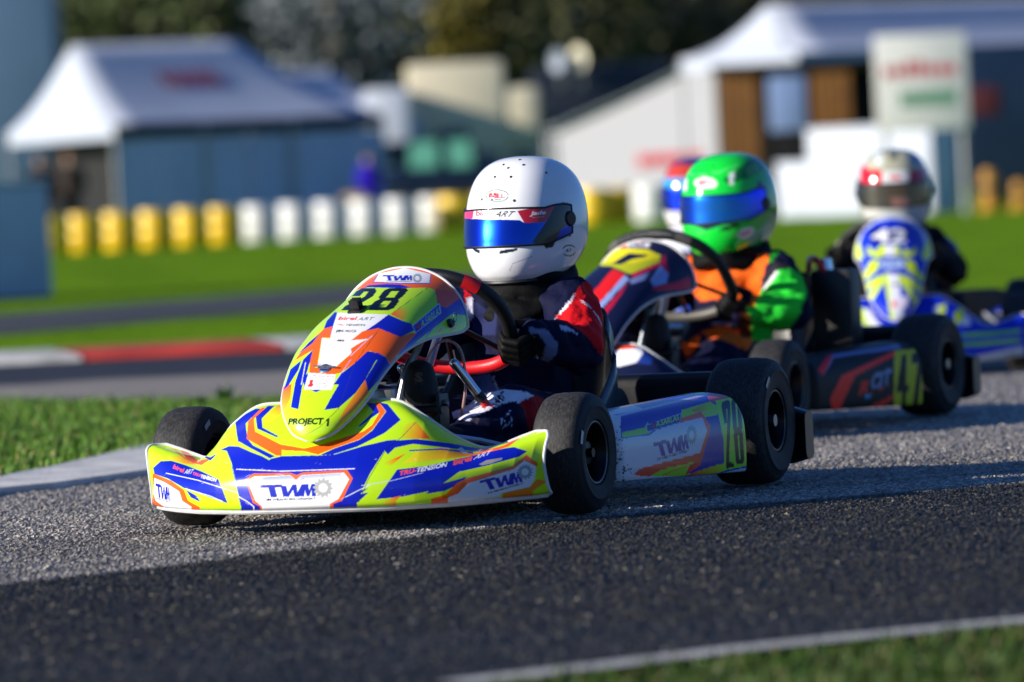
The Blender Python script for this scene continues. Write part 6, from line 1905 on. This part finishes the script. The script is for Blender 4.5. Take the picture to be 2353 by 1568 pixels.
b = wp(98, 490, 110); person('person in dark clothes standing at the left in front of the tent', (b[0], b[1], -.02), 1.72, 0x1a1a20, 0x10131c, 0x1c120c)
b = wp(165, 490, 112); person('person in a brown grey coat standing next to the one in dark clothes', (b[0], b[1], -.02), 1.78, 0x3a322e, 0x1a1c22, 0x3a1414)
b = wp(850, 470, 116); person('person in a purple blue jacket near the parked car', (b[0], b[1], -.02), 1.5, 0x2a14a8, 0x1c1490, 0x281440)
b = wp(1960, 470, 112); person('person with a pale blue cap in the marquee entrance', (b[0], b[1], -.02), 1.5, 0x2c4468, 0x10131c, 0x5a84b4)
# wire litter/parts crate in front of the purple person
b = wp(815, 470, 114); t = empty('parts_crate', (b[0], b[1], -.02)); tag(t, 'tan crate with a round silver lid beside the person in purple', 'crate')
mb = MB(); mb.box((-.22, -.2, 0), (.22, .2, .75), .02); mb.build('box', mat('tan card', 0xb89a6c, .7), t)
mb = MB(); mb.lathe([(.002, .02), (.16, .02), (.18, 0)], 20, Matrix.Translation((-.02, -.21, .42)) @ Matrix.Rotation(math.pi, 4, 'Z')); mb.build('lid', M_steel, t)

# ---- trees along the back
M_bark = mat('bark', 0x3a3026, .9, noise=.3, nscale=3); M_bark2 = mat('pale birch bark', 0x9a968c, .8, noise=.3, nscale=3)


def tree(label, x, y, h, r, c, n, lo=0.15, bark=None):
    t = empty('tree', (x, y, -.02)); tag(t, label, 'tree', 'trees behind the paddock')
    mb = MB(); mb.tube([(0, 0, 0), (.1, 0, h * .3), (-.05, .1, h * .6), (.05, 0, h * .92)], [.26, .2, .13, .03], 10)
    for k in range(7):
        a = random.uniform(0, 6.28); z = h * random.uniform(.25, .75); l = r * random.uniform(.5, .9)
        mb.tube([(0, 0, z), (l * .5 * math.cos(a), l * .5 * math.sin(a), z + l * .35), (l * math.cos(a), l * math.sin(a), z + l * .5)], [.07, .045, .015], 6)
    mb.build('trunk', bark or M_bark, t)
    cl = 34
    cc = rng.uniform(-1, 1, (cl, 3)); cc *= (rng.uniform(.45, 1, cl) / np.linalg.norm(cc, axis=1))[:, None]
    cc = cc * np.array([r, r, h * (1 - lo) / 2]) + np.array([0, 0, h * (1 + lo) / 2])
    ci = rng.integers(0, cl, n)
    P = cc[ci] + rng.normal(0, 1, (n, 3)) * r * .22
    P[:, 2] = np.maximum(P[:, 2], .1)
    U = rng.normal(0, 1, (n, 3)); U /= np.linalg.norm(U, axis=1)[:, None]
    W = np.cross(U, rng.normal(0, 1, (n, 3))); W /= np.linalg.norm(W, axis=1)[:, None]
    s = rng.uniform(.10, .22, n)[:, None]
    V = np.stack([P - U * s, P + W * s * .6, P + U * s, P - W * s * .6], 1).reshape(-1, 3)
    me = make_mesh('crown', V, np.arange(n * 4).reshape(-1, 4), False)
    col = 2.3 * np.array(c)[None] * (.5 + rng.random(cl)[ci] * 1.0)[:, None] * (.8 + .4 * rng.random(n))[:, None]
    set_col(me, np.repeat(col, 4, 0).astype(np.float32)); link('crown', me, mat('leaves', attr='Col', rough=.6, spec=.25), t)


TS = [(-13.5, 172, 11, 4.2, (.03, .04, .02), 'dark evergreen tree behind the left tent, far left'), (-9.8, 166, 10, 3.2, (.03, .038, .012), 'dark evergreen tree right above the left tent'),
      (-6.8, 170, 12, 3.0, (.05, .05, .035), 'grey bare looking tree behind the left tent ridge'), (-4.4, 162, 9, 2.2, (.07, .08, .085), 'pale grey birch tree above the end of the tent ridge'),
      (-1.6, 168, 11, 2.9, (.075, .065, .012), 'olive gold leaved tree above the small tent'), (1.6, 164, 10, 2.8, (.036, .038, .016), 'dark green tree above the motorhome'),
      (4.6, 170, 12, 3.2, (.05, .044, .028), 'dark olive tree above the lorry'), (7.6, 166, 11, 3.0, (.045, .042, .03), 'brown dark tree left of the marquee peak'),
      (11.0, 170, 12, 3.4, (.035, .04, .015), 'dark tree behind the marquee peak'), (15.0, 172, 12, 4.0, (.05, .045, .018), 'brown green tree behind the marquee roof at the right')]
TS += [(x, 172 + k, 11 + k, 3.6, (.04, .042, .018), 'dark tree in the back tree line, %s outside the %s edge' % (['nearest', 'second', 'third', 'fourth', 'nearest', 'second'][k], s)) for k, (x, s) in enumerate(((-18.5, 'left'), (-23.5, 'left'), (-29, 'left'), (-35, 'left'), (20, 'right'), (25.5, 'right')))]
for x, y, h, r, c, lab in TS: tree(lab, x, y, h, r, c, 4200, .06, M_bark2 if 'birch' in lab else None)
# undergrowth closing the view below the crowns
n = 60000
P = np.c_[rng.uniform(-48, 44, n), rng.uniform(176, 182, n), rng.uniform(0, 1, n) ** .8 * 9.5]
U = rng.normal(0, 1, (n, 3)); U /= np.linalg.norm(U, axis=1)[:, None]; W = np.cross(U, rng.normal(0, 1, (n, 3))); W /= np.linalg.norm(W, axis=1)[:, None]
s = rng.uniform(.2, .45, n)[:, None]
me = make_mesh('hedge', np.stack([P - U * s, P + W * s * .7, P + U * s, P - W * s * .7], 1).reshape(-1, 3), np.arange(n * 4).reshape(-1, 4), False)
col = np.array([.042, .040, .026])[None] * (.5 + 1.2 * rng.random(n))[:, None]
set_col(me, np.repeat(col, 4, 0).astype(np.float32)); o = link('woodland', me, mat('leaves', attr='Col'))
tag(o, 'dark woodland mass behind the trees', 'woodland', kind='stuff')
